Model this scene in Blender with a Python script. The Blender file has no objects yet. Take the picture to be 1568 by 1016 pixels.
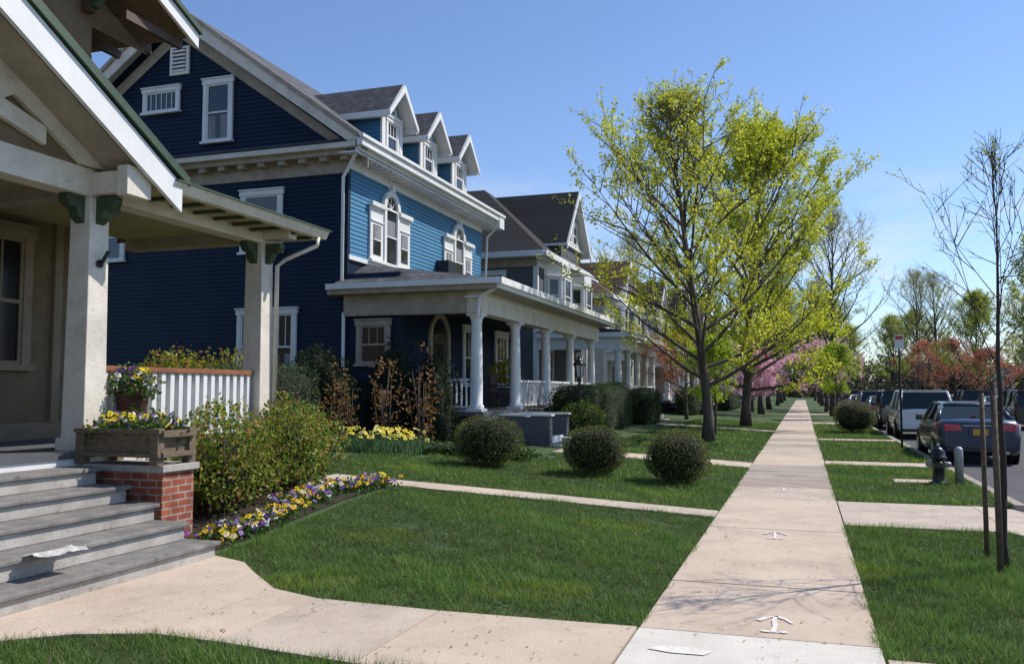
import bpy, math, random
import numpy as np
from mathutils import Vector
random.seed(7); rng=np.random.default_rng(7)
scene=bpy.context.scene
COL=scene.collection

# ------------------------------------------------------------------ materials
def new_mat(name):
    m=bpy.data.materials.new(name); m.use_nodes=True
    nt=m.node_tree; b=nt.nodes['Principled BSDF']
    return m,nt,b
def vcoord(nt,kind='obj'):
    tc=nt.nodes.new('ShaderNodeTexCoord')
    if kind=='obj': return tc.outputs['Object']
    sp=nt.nodes.new('ShaderNodeSeparateXYZ'); nt.links.new(tc.outputs['Object'],sp.inputs[0])
    cb=nt.nodes.new('ShaderNodeCombineXYZ')
    if kind=='xyz2':
        ad=nt.nodes.new('ShaderNodeMath'); ad.operation='ADD'
        nt.links.new(sp.outputs[0],ad.inputs[0]); nt.links.new(sp.outputs[1],ad.inputs[1])
        nt.links.new(ad.outputs[0],cb.inputs[0])
    elif kind=='yz': nt.links.new(sp.outputs[1],cb.inputs[0])
    elif kind=='xz': nt.links.new(sp.outputs[0],cb.inputs[0])
    nt.links.new(sp.outputs[2],cb.inputs[1])
    return cb.outputs[0]
def scaleby(nt,out,fac):
    vm=nt.nodes.new('ShaderNodeVectorMath'); vm.operation='SCALE'; nt.links.new(out,vm.inputs[0]); nt.links.new(fac,vm.inputs['Scale']); return vm.outputs[0]
def mrange(nt,src,a,b,c,d):
    mr=nt.nodes.new('ShaderNodeMapRange'); mr.inputs[1].default_value=a; mr.inputs[2].default_value=b; mr.inputs[3].default_value=c; mr.inputs[4].default_value=d; nt.links.new(src,mr.inputs[0]); return mr.outputs[0]
def noise(nt,co,s,d=4,r=.5):
    n=nt.nodes.new('ShaderNodeTexNoise'); n.inputs['Scale'].default_value=s; n.inputs['Detail'].default_value=d; n.inputs['Roughness'].default_value=r; nt.links.new(co,n.inputs['Vector']); return n.outputs['Fac']
def mat(name,c1,c2=None,rough=.7,nscale=4,bscale=40,bump=.15,metal=0,spec=.5,detail=5,fine=0,zs=1,stain=0,crack=0):
    m,nt,b=new_mat(name); L=nt.links
    b.inputs['Roughness'].default_value=rough; b.inputs['Metallic'].default_value=metal
    b.inputs['Specular IOR Level'].default_value=spec
    co=vcoord(nt)
    if zs!=1:
        mp=nt.nodes.new('ShaderNodeMapping'); mp.inputs['Scale'].default_value=(1,1,zs); L.new(co,mp.inputs[0]); co=mp.outputs[0]
    if c2 is None: c2=tuple(x*.82 for x in c1)
    n=noise(nt,co,nscale,detail,.65)
    r=nt.nodes.new('ShaderNodeValToRGB'); r.color_ramp.elements[0].position=.35; r.color_ramp.elements[1].position=.65
    r.color_ramp.elements[0].color=(*c1,1); r.color_ramp.elements[1].color=(*c2,1)
    L.new(n,r.inputs[0]); out=r.outputs[0]
    if fine>0: out=scaleby(nt,out,mrange(nt,noise(nt,co,bscale*2.2,3),.3,.7,1-fine,1+fine))
    if stain>0:
        out=scaleby(nt,out,mrange(nt,noise(nt,co,.9,6,.7),.50,.68,1,1-stain))
        out=scaleby(nt,out,mrange(nt,noise(nt,co,14,2,.5),.64,.74,1,1-stain*1.3))
    if crack:
        v=nt.nodes.new('ShaderNodeTexVoronoi'); v.feature='DISTANCE_TO_EDGE'; v.inputs['Scale'].default_value=.42
        w=nt.nodes.new('ShaderNodeVectorMath'); w.operation='ADD'; nn=nt.nodes.new('ShaderNodeTexNoise'); nn.inputs['Scale'].default_value=3; nn.inputs['Detail'].default_value=5; L.new(co,nn.inputs['Vector'])
        sc=nt.nodes.new('ShaderNodeVectorMath'); sc.operation='SCALE'; sc.inputs['Scale'].default_value=.35; L.new(nn.outputs['Color'],sc.inputs[0]); L.new(co,w.inputs[0]); L.new(sc.outputs[0],w.inputs[1]); L.new(w.outputs[0],v.inputs['Vector'])
        k=mrange(nt,v.outputs['Distance'],.0008,.0028,.45,1)
        msk=mrange(nt,noise(nt,co,.35,1),.5,.54,0,1)
        mx=nt.nodes.new('ShaderNodeMix'); mx.data_type='FLOAT'; L.new(msk,mx.inputs[0]); mx.inputs[2].default_value=1; L.new(k,mx.inputs[3])
        out=scaleby(nt,out,mx.outputs[0])
    L.new(out,b.inputs['Base Color'])
    if bump>0:
        bp=nt.nodes.new('ShaderNodeBump'); bp.inputs['Strength'].default_value=bump; bp.inputs['Distance'].default_value=.02
        L.new(noise(nt,co,bscale,3),bp.inputs['Height']); L.new(bp.outputs[0],b.inputs['Normal'])
    return m
def brickmat(name,c1,c2,mortar,bw,bh,ms=.012,kind='xyz2',rough=.85,off=.5,bump=.4):
    m,nt,b=new_mat(name); L=nt.links; b.inputs['Roughness'].default_value=rough
    co=vcoord(nt,kind)
    t=nt.nodes.new('ShaderNodeTexBrick'); t.inputs['Scale'].default_value=1; t.inputs['Brick Width'].default_value=bw; t.inputs['Row Height'].default_value=bh
    t.inputs['Mortar Size'].default_value=ms; t.inputs['Color1'].default_value=(*c1,1); t.inputs['Color2'].default_value=(*c2,1); t.inputs['Mortar'].default_value=(*mortar,1); t.offset=off
    L.new(co,t.inputs['Vector'])
    L.new(scaleby(nt,t.outputs['Color'],mrange(nt,noise(nt,co,6,6),.3,.7,.6,1.35)),b.inputs['Base Color'])
    bp=nt.nodes.new('ShaderNodeBump'); bp.inputs['Strength'].default_value=bump; bp.inputs['Distance'].default_value=.01; bp.invert=True
    L.new(t.outputs['Fac'],bp.inputs['Height']); L.new(bp.outputs[0],b.inputs['Normal'])
    return m
def folmat(name,trans=.3,rough=.55):
    m,nt,b=new_mat(name); L=nt.links
    a=nt.nodes.new('ShaderNodeAttribute'); a.attribute_name='col'
    L.new(a.outputs['Color'],b.inputs['Base Color']); b.inputs['Roughness'].default_value=rough; b.inputs['Specular IOR Level'].default_value=.3
    t=nt.nodes.new('ShaderNodeBsdfTranslucent'); L.new(a.outputs['Color'],t.inputs['Color'])
    mx=nt.nodes.new('ShaderNodeMixShader'); mx.inputs[0].default_value=trans
    L.new(b.outputs[0],mx.inputs[1]); L.new(t.outputs[0],mx.inputs[2]); L.new(mx.outputs[0],nt.nodes['Material Output'].inputs[0])
    return m
def plain(name,c,rough=.4,metal=0,coat=0,spec=.5):
    m=mat(name,c,tuple(x*.9 for x in c),rough=rough,metal=metal,bump=0,nscale=3,spec=spec)
    m.node_tree.nodes['Principled BSDF'].inputs['Coat Weight'].default_value=coat
    return m

M={}
M['white']=mat('white_paint',(.80,.80,.79),(.70,.70,.69),rough=.5,nscale=2,bscale=30,bump=.08,zs=.5)
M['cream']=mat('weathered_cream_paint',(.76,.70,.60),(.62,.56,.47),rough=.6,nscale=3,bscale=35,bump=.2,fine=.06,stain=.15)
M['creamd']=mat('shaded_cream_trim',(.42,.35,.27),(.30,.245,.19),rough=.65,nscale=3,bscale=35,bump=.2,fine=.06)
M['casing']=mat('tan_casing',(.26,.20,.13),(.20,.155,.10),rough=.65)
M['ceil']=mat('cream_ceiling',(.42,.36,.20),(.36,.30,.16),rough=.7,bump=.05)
M['green']=mat('green_trim',(.045,.08,.04),(.03,.055,.03),rough=.5)
M['brown']=mat('brown_trim',(.09,.05,.03),(.06,.035,.025),rough=.6)
M['rail']=mat('rail_wood',(.32,.12,.05),(.22,.08,.035),rough=.5)
M['stucco']=mat('stucco',(.21,.155,.09),(.17,.125,.07),rough=.95,bscale=90,bump=.6,fine=.15,stain=.15)
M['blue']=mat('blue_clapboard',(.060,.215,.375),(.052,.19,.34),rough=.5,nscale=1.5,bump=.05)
M['blue_shade']=mat('shaded_blue_clapboard',(.0045,.017,.045),(.0032,.013,.036),rough=.55,nscale=1.5,bump=.05,spec=.25)  # same blue house paint, darkened so its colour carries the walls' shade
M['grey']=mat('grey_siding',(.10,.105,.115),(.08,.085,.095),rough=.7)
M['tan']=mat('tan_siding',(.38,.32,.23),(.32,.26,.19),rough=.7)
M['offw']=mat('offwhite_siding',(.6,.58,.52),(.52,.5,.45),rough=.7)
M['rsh']=brickmat('shingle_grey',(.06,.062,.068),(.11,.112,.12),(.02,.02,.022),.3,.14,.008,'yz',.9,bump=.5)
M['rshx']=brickmat('shingle_grey_side',(.06,.062,.068),(.11,.112,.12),(.02,.02,.022),.3,.12,.008,'xz',.9,bump=.5)
M['rbl']=brickmat('shingle_black',(.012,.012,.014),(.022,.022,.025),(.006,.006,.006),.4,.2,.012,'yz',.9)
M['rbr']=brickmat('shingle_brown',(.10,.05,.035),(.13,.065,.045),(.03,.015,.012),.3,.14,.01,'yz',.9)
M['brick']=brickmat('red_brick',(.36,.085,.04),(.22,.05,.03),(.30,.25,.2),.21,.072,.009)
M['stone']=mat('stone_step',(.47,.44,.40),(.33,.305,.275),rough=.9,nscale=3,bscale=60,bump=.3,fine=.12,stain=.25)
M['stoned']=mat('stone_tread',(.24,.225,.21),(.15,.14,.13),rough=.9,nscale=5,bscale=60,bump=.3,fine=.12,stain=.3)
M['conc']=mat('concrete',(.58,.47,.37),(.48,.38,.295),rough=.9,nscale=1.1,bscale=70,bump=.25,fine=.16,detail=7,stain=.2,crack=1)
M['concb']=mat('concrete_b',(.53,.445,.36),(.43,.355,.285),rough=.9,nscale=1.7,bscale=70,bump=.25,fine=.16,detail=7,stain=.25,crack=1)
M['concn']=mat('concrete_new',(.66,.62,.55),(.57,.53,.47),rough=.9,nscale=2,bscale=80,bump=.2,fine=.1,stain=.08)
M['concg']=mat('concrete_grey',(.40,.34,.28),(.30,.26,.21),rough=.9,nscale=2,bscale=70,bump=.25,fine=.18,stain=.25)
M['paver']=brickmat('worn_paving',(.31,.235,.19),(.37,.29,.235),(.24,.19,.15),.2,.1,.008,'xyz2',bump=.2)
M['asph']=mat('asphalt',(.085,.085,.088),(.06,.06,.062),rough=.9,nscale=.8,bscale=150,bump=.5,fine=.25)
M['soil']=mat('grass_soil',(.055,.095,.022),(.035,.065,.016),rough=1,nscale=1.5,bscale=30,bump=.6,fine=.3)
M['bed']=mat('mulch',(.05,.032,.02),(.028,.018,.012),rough=1,nscale=20,bscale=50,bump=1,fine=.4)
M['bark']=mat('bark',(.12,.095,.075),(.06,.048,.038),rough=.95,nscale=8,bscale=30,bump=.8,zs=.3)
M['barkd']=mat('bark_dark',(.06,.045,.038),(.035,.027,.024),rough=.95,nscale=8,bscale=30,bump=.6,zs=.3)
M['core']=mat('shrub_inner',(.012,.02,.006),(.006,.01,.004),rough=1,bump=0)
M['glass']=plain('window_glass',(.018,.022,.028),.06,spec=.8)
M['glassd']=plain('shaded_glass',(.012,.012,.013),.12,spec=.3)
M['curt']=mat('curtain',(.30,.31,.33),(.16,.17,.19),rough=.9,nscale=9,zs=.1,bump=0)
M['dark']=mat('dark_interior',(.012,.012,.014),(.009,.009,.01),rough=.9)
M['black']=plain('black_metal',(.015,.015,.017),.35)
M['steel']=mat('galvanised_steel',(.38,.38,.38),(.25,.25,.25),rough=.5,metal=.4)
M['wood']=mat('weathered_wood',(.21,.155,.10),(.11,.082,.055),rough=.85,nscale=14,zs=4,bscale=60,bump=.4)
M['woodg']=mat('stake_wood',(.16,.11,.07),(.08,.055,.04),rough=.85,nscale=14,bscale=60,bump=.3)
M['terra']=mat('terracotta',(.12,.045,.03),(.08,.03,.02),rough=.8)
M['paper']=mat('newsprint',(.6,.58,.55),(.38,.37,.36),rough=.9,nscale=25)
M['fol']=folmat('foliage',.45); M['grass']=folmat('grass_blades',.38,.5); M['petal']=folmat('petals',.35)
M['mark']=mat('white_spray_paint',(.78,.77,.75),(.60,.53,.46),rough=.9,nscale=28,bump=0)
M['tyre']=plain('tyre',(.02,.02,.02),.8); M['hub']=plain('alloy',(.45,.46,.48),.3,.8)
M['cglass']=plain('car_glass',(.02,.03,.03),.05,spec=.5)
M['red']=plain('tail_light',(.55,.015,.01),.2,coat=.5); M['lamp']=plain('clear_lamp',(.6,.6,.6),.1,coat=1)
M['plate']=plain('licence_plate',(.65,.35,.03),.4)
M['sign']=plain('sign_white',(.7,.7,.7),.4); M['signr']=plain('sign_red',(.5,.03,.03),.4)
M['cblue']=plain('paint_dark_blue',(.012,.03,.07),.3,0,.6); M['cwhite']=plain('paint_white',(.72,.73,.74),.3,0,1)
M['cblack']=plain('paint_black',(.012,.012,.014),.25,0,1); M['csilver']=plain('paint_silver',(.35,.36,.37),.3,.6,1); M['cred']=plain('paint_red',(.25,.02,.02),.3,0,1)
M['chrome']=plain('chrome',(.6,.6,.6),.15,1)

# ------------------------------------------------------------------ mesh builder
class Fr:
    def __init__(s,O,U,N): s.O=Vector(O); s.U=Vector(U); s.N=Vector(N)
    def P(s,u,v,n): 
        p=s.O+s.U*u+s.N*n; p.z+=v; return p
class MB:
    def __init__(s): s.v=[]; s.f=[]; s.m=[]; s.mats=[]; s.sm=[]
    def mi(s,m):
        m=M[m] if isinstance(m,str) else m
        if m not in s.mats: s.mats.append(m)
        return s.mats.index(m)
    def face(s,pts,m,smooth=False):
        i=len(s.v); s.v+= [tuple(p) for p in pts]; s.f.append(tuple(range(i,i+len(pts)))); s.m.append(s.mi(m)); s.sm.append(smooth)
    def hexa(s,p,m,mt=None,mb=None):
        i=len(s.v); s.v+=[tuple(q) for q in p]
        fs=[(3,2,1,0),(4,5,6,7),(0,1,5,4),(1,2,6,5),(2,3,7,6),(3,0,4,7)]
        a=s.mi(m); mm=[s.mi(mb) if mb else a, s.mi(mt) if mt else a,a,a,a,a]
        for q,k in zip(fs,mm): s.f.append(tuple(i+j for j in q)); s.m.append(k); s.sm.append(False)
    def box(s,x0,x1,y0,y1,z0,z1,m,mt=None,mb=None):
        s.hexa([(x0,y0,z0),(x1,y0,z0),(x1,y1,z0),(x0,y1,z0),(x0,y0,z1),(x1,y0,z1),(x1,y1,z1),(x0,y1,z1)],m,mt,mb)
    def fbox(s,fr,u0,u1,v0,v1,n0,n1,m):
        P=fr.P; s.hexa([P(u0,v0,n0),P(u1,v0,n0),P(u1,v0,n1),P(u0,v0,n1),P(u0,v1,n0),P(u1,v1,n0),P(u1,v1,n1),P(u0,v1,n1)],m)
    def slab(s,q,th,mt,ms,mb=None):
        b=[(p[0],p[1],p[2]-th) for p in q]
        s.hexa(b+[tuple(p) for p in q],ms,mt,mb or ms)
    def prism(s,poly,fr,n0,n1,m):
        a=[fr.P(u,v,n0) for u,v in poly]; b=[fr.P(u,v,n1) for u,v in poly]
        s.face(a[::-1],m); s.face(b,m)
        k=len(poly)
        for i in range(k):
            j=(i+1)%k; s.face([a[i],a[j],b[j],b[i]],m)
    def tube(s,pts,rad,n,m,smooth=True,cap=True):
        pts=[Vector(p) for p in pts]
        i0=len(s.v); K=len(pts)
        for k,p in enumerate(pts):
            d=(pts[min(k+1,K-1)]-pts[max(k-1,0)])
            if d.length<1e-9: d=Vector((0,0,1))
            d.normalize(); a=d.cross(Vector((0,1,0)) if abs(d.y)<.9 else Vector((1,0,0))).normalized(); b=d.cross(a)
            r=rad[k]
            for j in range(n):
                t=2*math.pi*j/n; q=p+a*(math.cos(t)*r)+b*(math.sin(t)*r); s.v.append((q.x,q.y,q.z))
        mi=s.mi(m)
        for k in range(K-1):
            for j in range(n):
                s.f.append((i0+k*n+j,i0+k*n+(j+1)%n,i0+(k+1)*n+(j+1)%n,i0+(k+1)*n+j)); s.m.append(mi); s.sm.append(smooth)
        if cap:
            s.f.append(tuple(i0+j for j in range(n))[::-1]); s.m.append(mi); s.sm.append(False)
            s.f.append(tuple(i0+(K-1)*n+j for j in range(n))); s.m.append(mi); s.sm.append(False)
    def loft(s,rings,m,smooth=True,cap=True):
        i0=len(s.v); n=len(rings[0]); mi=s.mi(m)
        for r in rings: s.v+=[tuple(p) for p in r]
        for k in range(len(rings)-1):
            for j in range(n):
                s.f.append((i0+k*n+j,i0+k*n+(j+1)%n,i0+(k+1)*n+(j+1)%n,i0+(k+1)*n+j)); s.m.append(mi); s.sm.append(smooth)
        if cap:
            s.f.append(tuple(i0+j for j in range(n))[::-1]); s.m.append(mi); s.sm.append(False)
            k=len(rings)-1; s.f.append(tuple(i0+k*n+j for j in range(n))); s.m.append(mi); s.sm.append(False)
    def mesh(s,name):
        me=bpy.data.meshes.new(name); me.from_pydata(s.v,[],s.f)
        for m in s.mats: me.materials.append(m)
        me.polygons.foreach_set('material_index',s.m); me.polygons.foreach_set('use_smooth',s.sm); me.update()
        return me
    def build(s,name,parent=None,bevel=0):
        if not s.v: return None
        ob=bpy.data.objects.new(name,s.mesh(name)); COL.objects.link(ob); ob.parent=parent
        if bevel:
            md=ob.modifiers.new('bevel','BEVEL'); md.width=bevel; md.segments=2; md.limit_method='ANGLE'; md.angle_limit=math.radians(50)
        return ob
def empty(name,loc=(0,0,0),rz=0,sc=1):
    e=bpy.data.objects.new(name,None); e.location=loc; e.rotation_euler[2]=rz; e.scale=(sc,)*3 if not isinstance(sc,tuple) else sc; e.empty_display_size=.2; COL.objects.link(e); return e
class House(dict):
    def __missing__(s,k): s[k]=MB(); return s[k]
    def done(s,name,bevel={},**kw):
        e=empty(name,**kw)
        for k,b in s.items(): b.build(k,e,bevel.get(k,0))
        return e

# ------------------------------------------------------------------ leaf clouds (numpy)
def npmesh(name,V,F,mat_,col=None):
    me=bpy.data.meshes.new(name); n=F.shape[1]
    me.vertices.add(len(V)); me.vertices.foreach_set('co',np.ascontiguousarray(V,dtype=np.float32).ravel())
    me.loops.add(F.size); me.loops.foreach_set('vertex_index',np.ascontiguousarray(F,dtype=np.int32).ravel())
    me.polygons.add(len(F)); me.polygons.foreach_set('loop_start',np.arange(0,F.size,n,dtype=np.int32))
    me.update(calc_edges=True)
    if col is not None:
        a=me.attributes.new('col','FLOAT_COLOR','POINT'); c=np.ones((len(V),4),dtype=np.float32); c[:,:3]=np.clip(col,0,.95); a.data.foreach_set('color',c.ravel())
    me.materials.append(M[mat_] if isinstance(mat_,str) else mat_)
    return me
def unit(n):
    a=rng.normal(size=(n,3)); return a/np.linalg.norm(a,axis=1)[:,None]
def pick(pal,n,var=.3):
    pal=np.array(pal); c=pal[rng.integers(0,len(pal),n)]; return c*rng.uniform(1-var,1+var,(n,1))
def leafmesh(name,P,size,pal,mat_='fol',asp=.55,var=.3,up=0,patch=.25):
    n=len(P); a=unit(n); 
    nn=unit(n); nn[:,2]+=up; b=np.cross(a,nn); b/=np.linalg.norm(b,axis=1)[:,None]+1e-9
    if up: a=np.cross(b,nn); a/=np.linalg.norm(a,axis=1)[:,None]+1e-9
    s=(size*rng.uniform(.6,1.3,n))[:,None]
    V=np.stack([P-a*s*.5,P+b*s*asp*.5,P+a*s*.5,P-b*s*asp*.5],1).reshape(-1,3)
    F=np.arange(4*n).reshape(n,4)
    c=pick(pal,n,var)
    pn=np.sin(P[:,0]*3.1+P[:,2]*2.3)+np.sin(P[:,1]*2.7-P[:,2]*3.3+1); c=c*(1+patch*pn*.5)[:,None]
    return npmesh(name,V,F,mat_,np.repeat(c,4,0))
def obj(name,me,parent=None,loc=(0,0,0)):
    o=bpy.data.objects.new(name,me); o.location=loc; COL.objects.link(o); o.parent=parent; return o
def lumpy(d,seed,amp):
    k=np.random.default_rng(seed); o=np.ones(len(d))
    for i in range(6):
        w=k.normal(size=3)*(2+i*.9); o+=amp/(1+i*.4)*np.sin(d@w+k.uniform(0,6))
    return o
def shrub(name,c,r,n,size,pal,amp=.06,ex=2.0,core=.82,shell=.22,seed=1,stems=0,coremat='core',up=0,sparse=0):
    c=np.array(c,float); r=np.array(r,float)
    d=unit(n); q=(np.abs(d)**ex).sum(1)**(-1/ex)
    rad=q*lumpy(d,seed,amp)*(1-np.abs(rng.normal(0,shell,n))*.6+rng.normal(0,.02,n))
    P=c+d*r*rad[:,None]
    if sparse:
        kk=np.sin(P[:,0]*9+seed)+np.sin(P[:,1]*8)+np.sin(P[:,2]*10+seed*2); P=P[kk>-2+sparse]
    e=empty(name)
    obj('foliage',leafmesh('foliage',P,size,pal,up=up),e)
    if core:
        U,Vv=24,14; g=[]
        for i in range(Vv+1):
            th=math.pi*i/Vv
            for j in range(U): ph=2*math.pi*j/U; g.append((math.sin(th)*math.cos(ph),math.sin(th)*math.sin(ph),math.cos(th)))
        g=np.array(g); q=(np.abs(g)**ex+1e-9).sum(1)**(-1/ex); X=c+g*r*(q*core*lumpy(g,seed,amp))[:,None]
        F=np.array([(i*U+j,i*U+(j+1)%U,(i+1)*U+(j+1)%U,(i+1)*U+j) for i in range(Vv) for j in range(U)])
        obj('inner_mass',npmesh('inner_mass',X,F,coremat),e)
    if stems:
        b=MB(); z0=c[2]-r[2]
        for i in range(stems):
            t=rng.uniform(-1,1,3); p0=(c[0]+t[0]*r[0]*.25,c[1]+t[1]*r[1]*.35,z0-.05); p1=(c[0]+t[0]*r[0]*.7,c[1]+t[1]*r[1]*.8,c[2]+rng.uniform(-.1,.8)*r[2])
            mid=tuple((p0[k]+p1[k])/2+rng.uniform(-.06,.06) for k in range(3))
            b.tube([p0,mid,p1],[.018,.012,.005],5,'bark')
        b.build('stems',e)
    return e

# ------------------------------------------------------------------ terrain
def tz(x,y):
    x=np.asarray(x,float); y=np.asarray(y,float)
    t=np.clip((y-6.8)/4.2,0,1); t=t*t*(3-2*t)
    z=.055*np.clip(-1.1-x,0,7)*t
    z=np.where((x>2.3)&(x<3)&(y>10.9)&(y<14.1),-.2,z)
    return np.where((x>2.88)&(x<11.1),-.17,z)
def T(x,y): return float(tz(x,y))
xs=[-900,-300,-80,-40,-25,-18,-14,-12,-10,-9,-8.1]+list(np.arange(-7.8,-1.2,.3))+[-1.1,-.5,0,.43,1,1.5,2.2,2.4,2.83,2.9,3.5,5,8,11.05,11.12,12,14,20,40,90,300,900]
ys=[-60,-20,-5,0,2,4]+list(np.arange(4.5,20,.5))+[20,25,30,40,60,90,130,200,300,500,1500]
V=np.array([(x,y,T(x,y)) for y in ys for x in xs]); nx=len(xs)
F=np.array([(j*nx+i,j*nx+i+1,(j+1)*nx+i+1,(j+1)*nx+i) for j in range(len(ys)-1) for i in range(nx-1)])
obj('ground',npmesh('ground',V,F,'soil'))
b=MB()
b.face([(2.9,-60,-.13),(11.1,-60,-.13),(11.1,900,-.13),(2.9,900,-.13)],'asph'); b.build('road')
b=MB()
y=-40
while y<300:
    L=3.0
    for x0 in (2.8,10.98):
        if x0<5 and (11.0<y+1.5<13.9): 
            continue
        b.box(x0,x0+.16,y+.006,y+L-.006,-.3,.018,'concg')
    y+=L
b.box(2.8,2.96,9.0,11.3,-.3,.018,'concg'); b.box(2.8,2.96,11.3,14,-.3,-.09,'concg'); b.build('kerb',bevel=.02)
def strip(b,x0,x1,y0,y1,m,along='x',step=1.5,gap=.012,h=.02,jit=.003):
    a0,a1=(x0,x1) if along=='x' else (y0,y1)
    n=max(1,round((a1-a0)/step)); 
    for i in range(n):
        p=a0+(a1-a0)*i/n+gap/2; q=a0+(a1-a0)*(i+1)/n-gap/2
        X0,X1,Y0,Y1=(p,q,y0,y1) if along=='x' else (x0,x1,p,q)
        dz=random.uniform(-jit,jit); mm=m if isinstance(m,str) else random.choice(m)
        tp=[(X0,Y0,T(X0,Y0)+h+dz),(X1,Y0,T(X1,Y0)+h+dz),(X1,Y1,T(X1,Y1)+h+dz),(X0,Y1,T(X0,Y1)+h+dz)]
        b.slab(tp,.12,mm,mm)
SX0,SX1=-1.09,.43
b=MB()
strip(b,SX0,SX1,-3,3.0,'concb','y'); strip(b,SX0,SX1,3.0,6.0,'concn','y',3.0)
strip(b,SX0,SX1,6.0,15.3,['conc','conc','concb'],'y',1.55)
strip(b,SX0,SX1,15.3,16.7,'paver','y',1.4)
strip(b,SX0,SX1,16.7,160,['conc','concb','concb','conc','concg'],'y',1.55)
b.build('sidewalk',bevel=.006)
b=MB()
far=[(-1.1,6.0),(-2.55,5.97),(-3.6,6.02),(-4.1,6.2),(-4.6,6.65),(-5.0,7.05),(-5.6,7.3)]
near=[(-1.1,4.68),(-2.55,4.68),(-3.6,4.80),(-4.1,4.82),(-4.6,4.64),(-5.0,4.3),(-5.6,3.7)]
for i in range(len(far)-1):
    g=.006 if i in(0,1,3) else 0
    q=[(far[i+1][0]+g,near[i+1][1],.021),(near[i][0]-g,near[i][1],.021),(near[i][0]-g,far[i][1],.021),(far[i+1][0]+g,far[i+1][1],.021)]
    b.slab(q,.12,'conc' if i!=1 else 'concb','conc')
b.build('front_walkway')
b=MB(); strip(b,.445,2.79,3.0,5.75,'conc','x',1.2); b.build('kerb_walkway')
b=MB(); strip(b,-6.9,-1.1,11.45,12.05,['conc','concb'],'x',1.45); 
b.build('side_path')
b=MB(); strip(b,-5.4,-1.1,19.0,20.3,['conc','concb'],'x',1.4); b.build('front_walkway')
b=MB(); strip(b,-6,-1.1,35.5,36.8,['conc','concb'],'x',1.4); b.build('front_walkway')
b=MB()
q=[(.445,11.25,.021),(2.2,11.25,.021),(2.2,13.6,.021),(.445,13.6,.021)]; b.slab(q,.12,'concb','concb')
q=[(2.21,11.2,.021),(2.79,10.8,-.05),(2.79,14.0,-.05),(2.21,13.65,.021)]; b.slab(q,.12,'concb','concb')
q=[(2.79,10.75,-.05),(3.1,10.6,-.12),(3.1,14.2,-.12),(2.79,14.05,-.05)]; b.slab(q,.12,'concg','concg'); b.build('driveway')
b=MB()
for (x0,x1,y0,y1) in [(.445,2.79,20.3,21.3),(1.5,2.2,16.8,17.4),(.445,2.79,30.2,31.2),(.445,2.79,44,47),(.445,2.79,62,64)]: strip(b,x0,x1,y0,y1,'conc','x',1.2)
b.build('verge_paving')
b=MB()
def mark(cx,cy,s):
    for pts in ([(0,-.2),(.01,-.05),(-.005,.1),(.01,.22)],[(-.11,.06),(-.05,.16),(.01,.22)],[(.12,.05),(.07,.15),(.01,.22)],[(-.08,-.2),(-.02,-.215),(.05,-.21),(.09,-.19)]):
        for k in range(len(pts)-1):
            a=Vector((cx+pts[k][0]*s,cy+pts[k][1]*s,.0262)); c=Vector((cx+pts[k+1][0]*s,cy+pts[k+1][1]*s,.0262)); d=(c-a).normalized(); w=.018+.008*math.sin(k*3+pts[0][0]*50); p=Vector((-d.y,d.x,0))*w
            b.face([a-p,c-p*.8,c+p*.8,a+p],'mark')
mark(-.22,6.35,1.0); mark(-.33,10.2,1.1); mark(-.33,15.0,1.0)
b.face([(-.95,5.5,.0262),(-.8,5.46,.0262),(-.6,5.47,.0262),(-.56,5.56,.0262),(-.75,5.61,.0262),(-.9,5.58,.0262)],'mark')
b.build('utility_paint_marks')

# ------------------------------------------------------------------ grass
def onpath(x,y):
    e=.018+.012*np.sin(y*7+x*5)
    p=(x>SX0+e)&(x<SX1-e)
    fx=np.array([f[0] for f in far][::-1]); fy=np.array([f[1] for f in far][::-1]); ny=np.array([f[1] for f in near][::-1])
    p|=(x<=SX0+e)&(x>-5.7)&(y<np.interp(x,fx,fy)-e)&(y>np.interp(x,fx,ny)+e)
    p|=(x>=SX1-e)&(x<2.8)&(y<5.75-e)
    p|=(x<-1)&(y>11.45+e)&(y<12.05-e)&(x>-6.9)
    p|=(x<-1)&(x>-5.4)&(y>19+e)&(y<20.3-e)
    p|=(x>.4)&(y>11.22)&(y<13.62)
    p|=(x>.4)&(y>20.3)&(y<21.3); p|=(x>.4)&(y>30.2)&(y<31.2); p|=(x>1.5)&(x<2.2)&(y>16.8)&(y<17.4); p|=(x<-1)&(y>35.5)&(y<36.8)&(x>-6)
    p|=(x>2.79)|((x>2.2)&(y>10.8)&(y<14))
    p|=(x<-5.5)&(y<11.9)&(y>3)
    bx=-5.72-.12*np.sin(y*2.1)
    p|=(x<bx)&(y>7)&(y<11.3)
    p|=(x<-7.0)&(y>15.5+.2*np.sin(x*3))
    p|=(x<-4.7-.3*np.sin(y))&(y>17.6)&(x<-5)
    return p
GV=[];GC=[]
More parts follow.
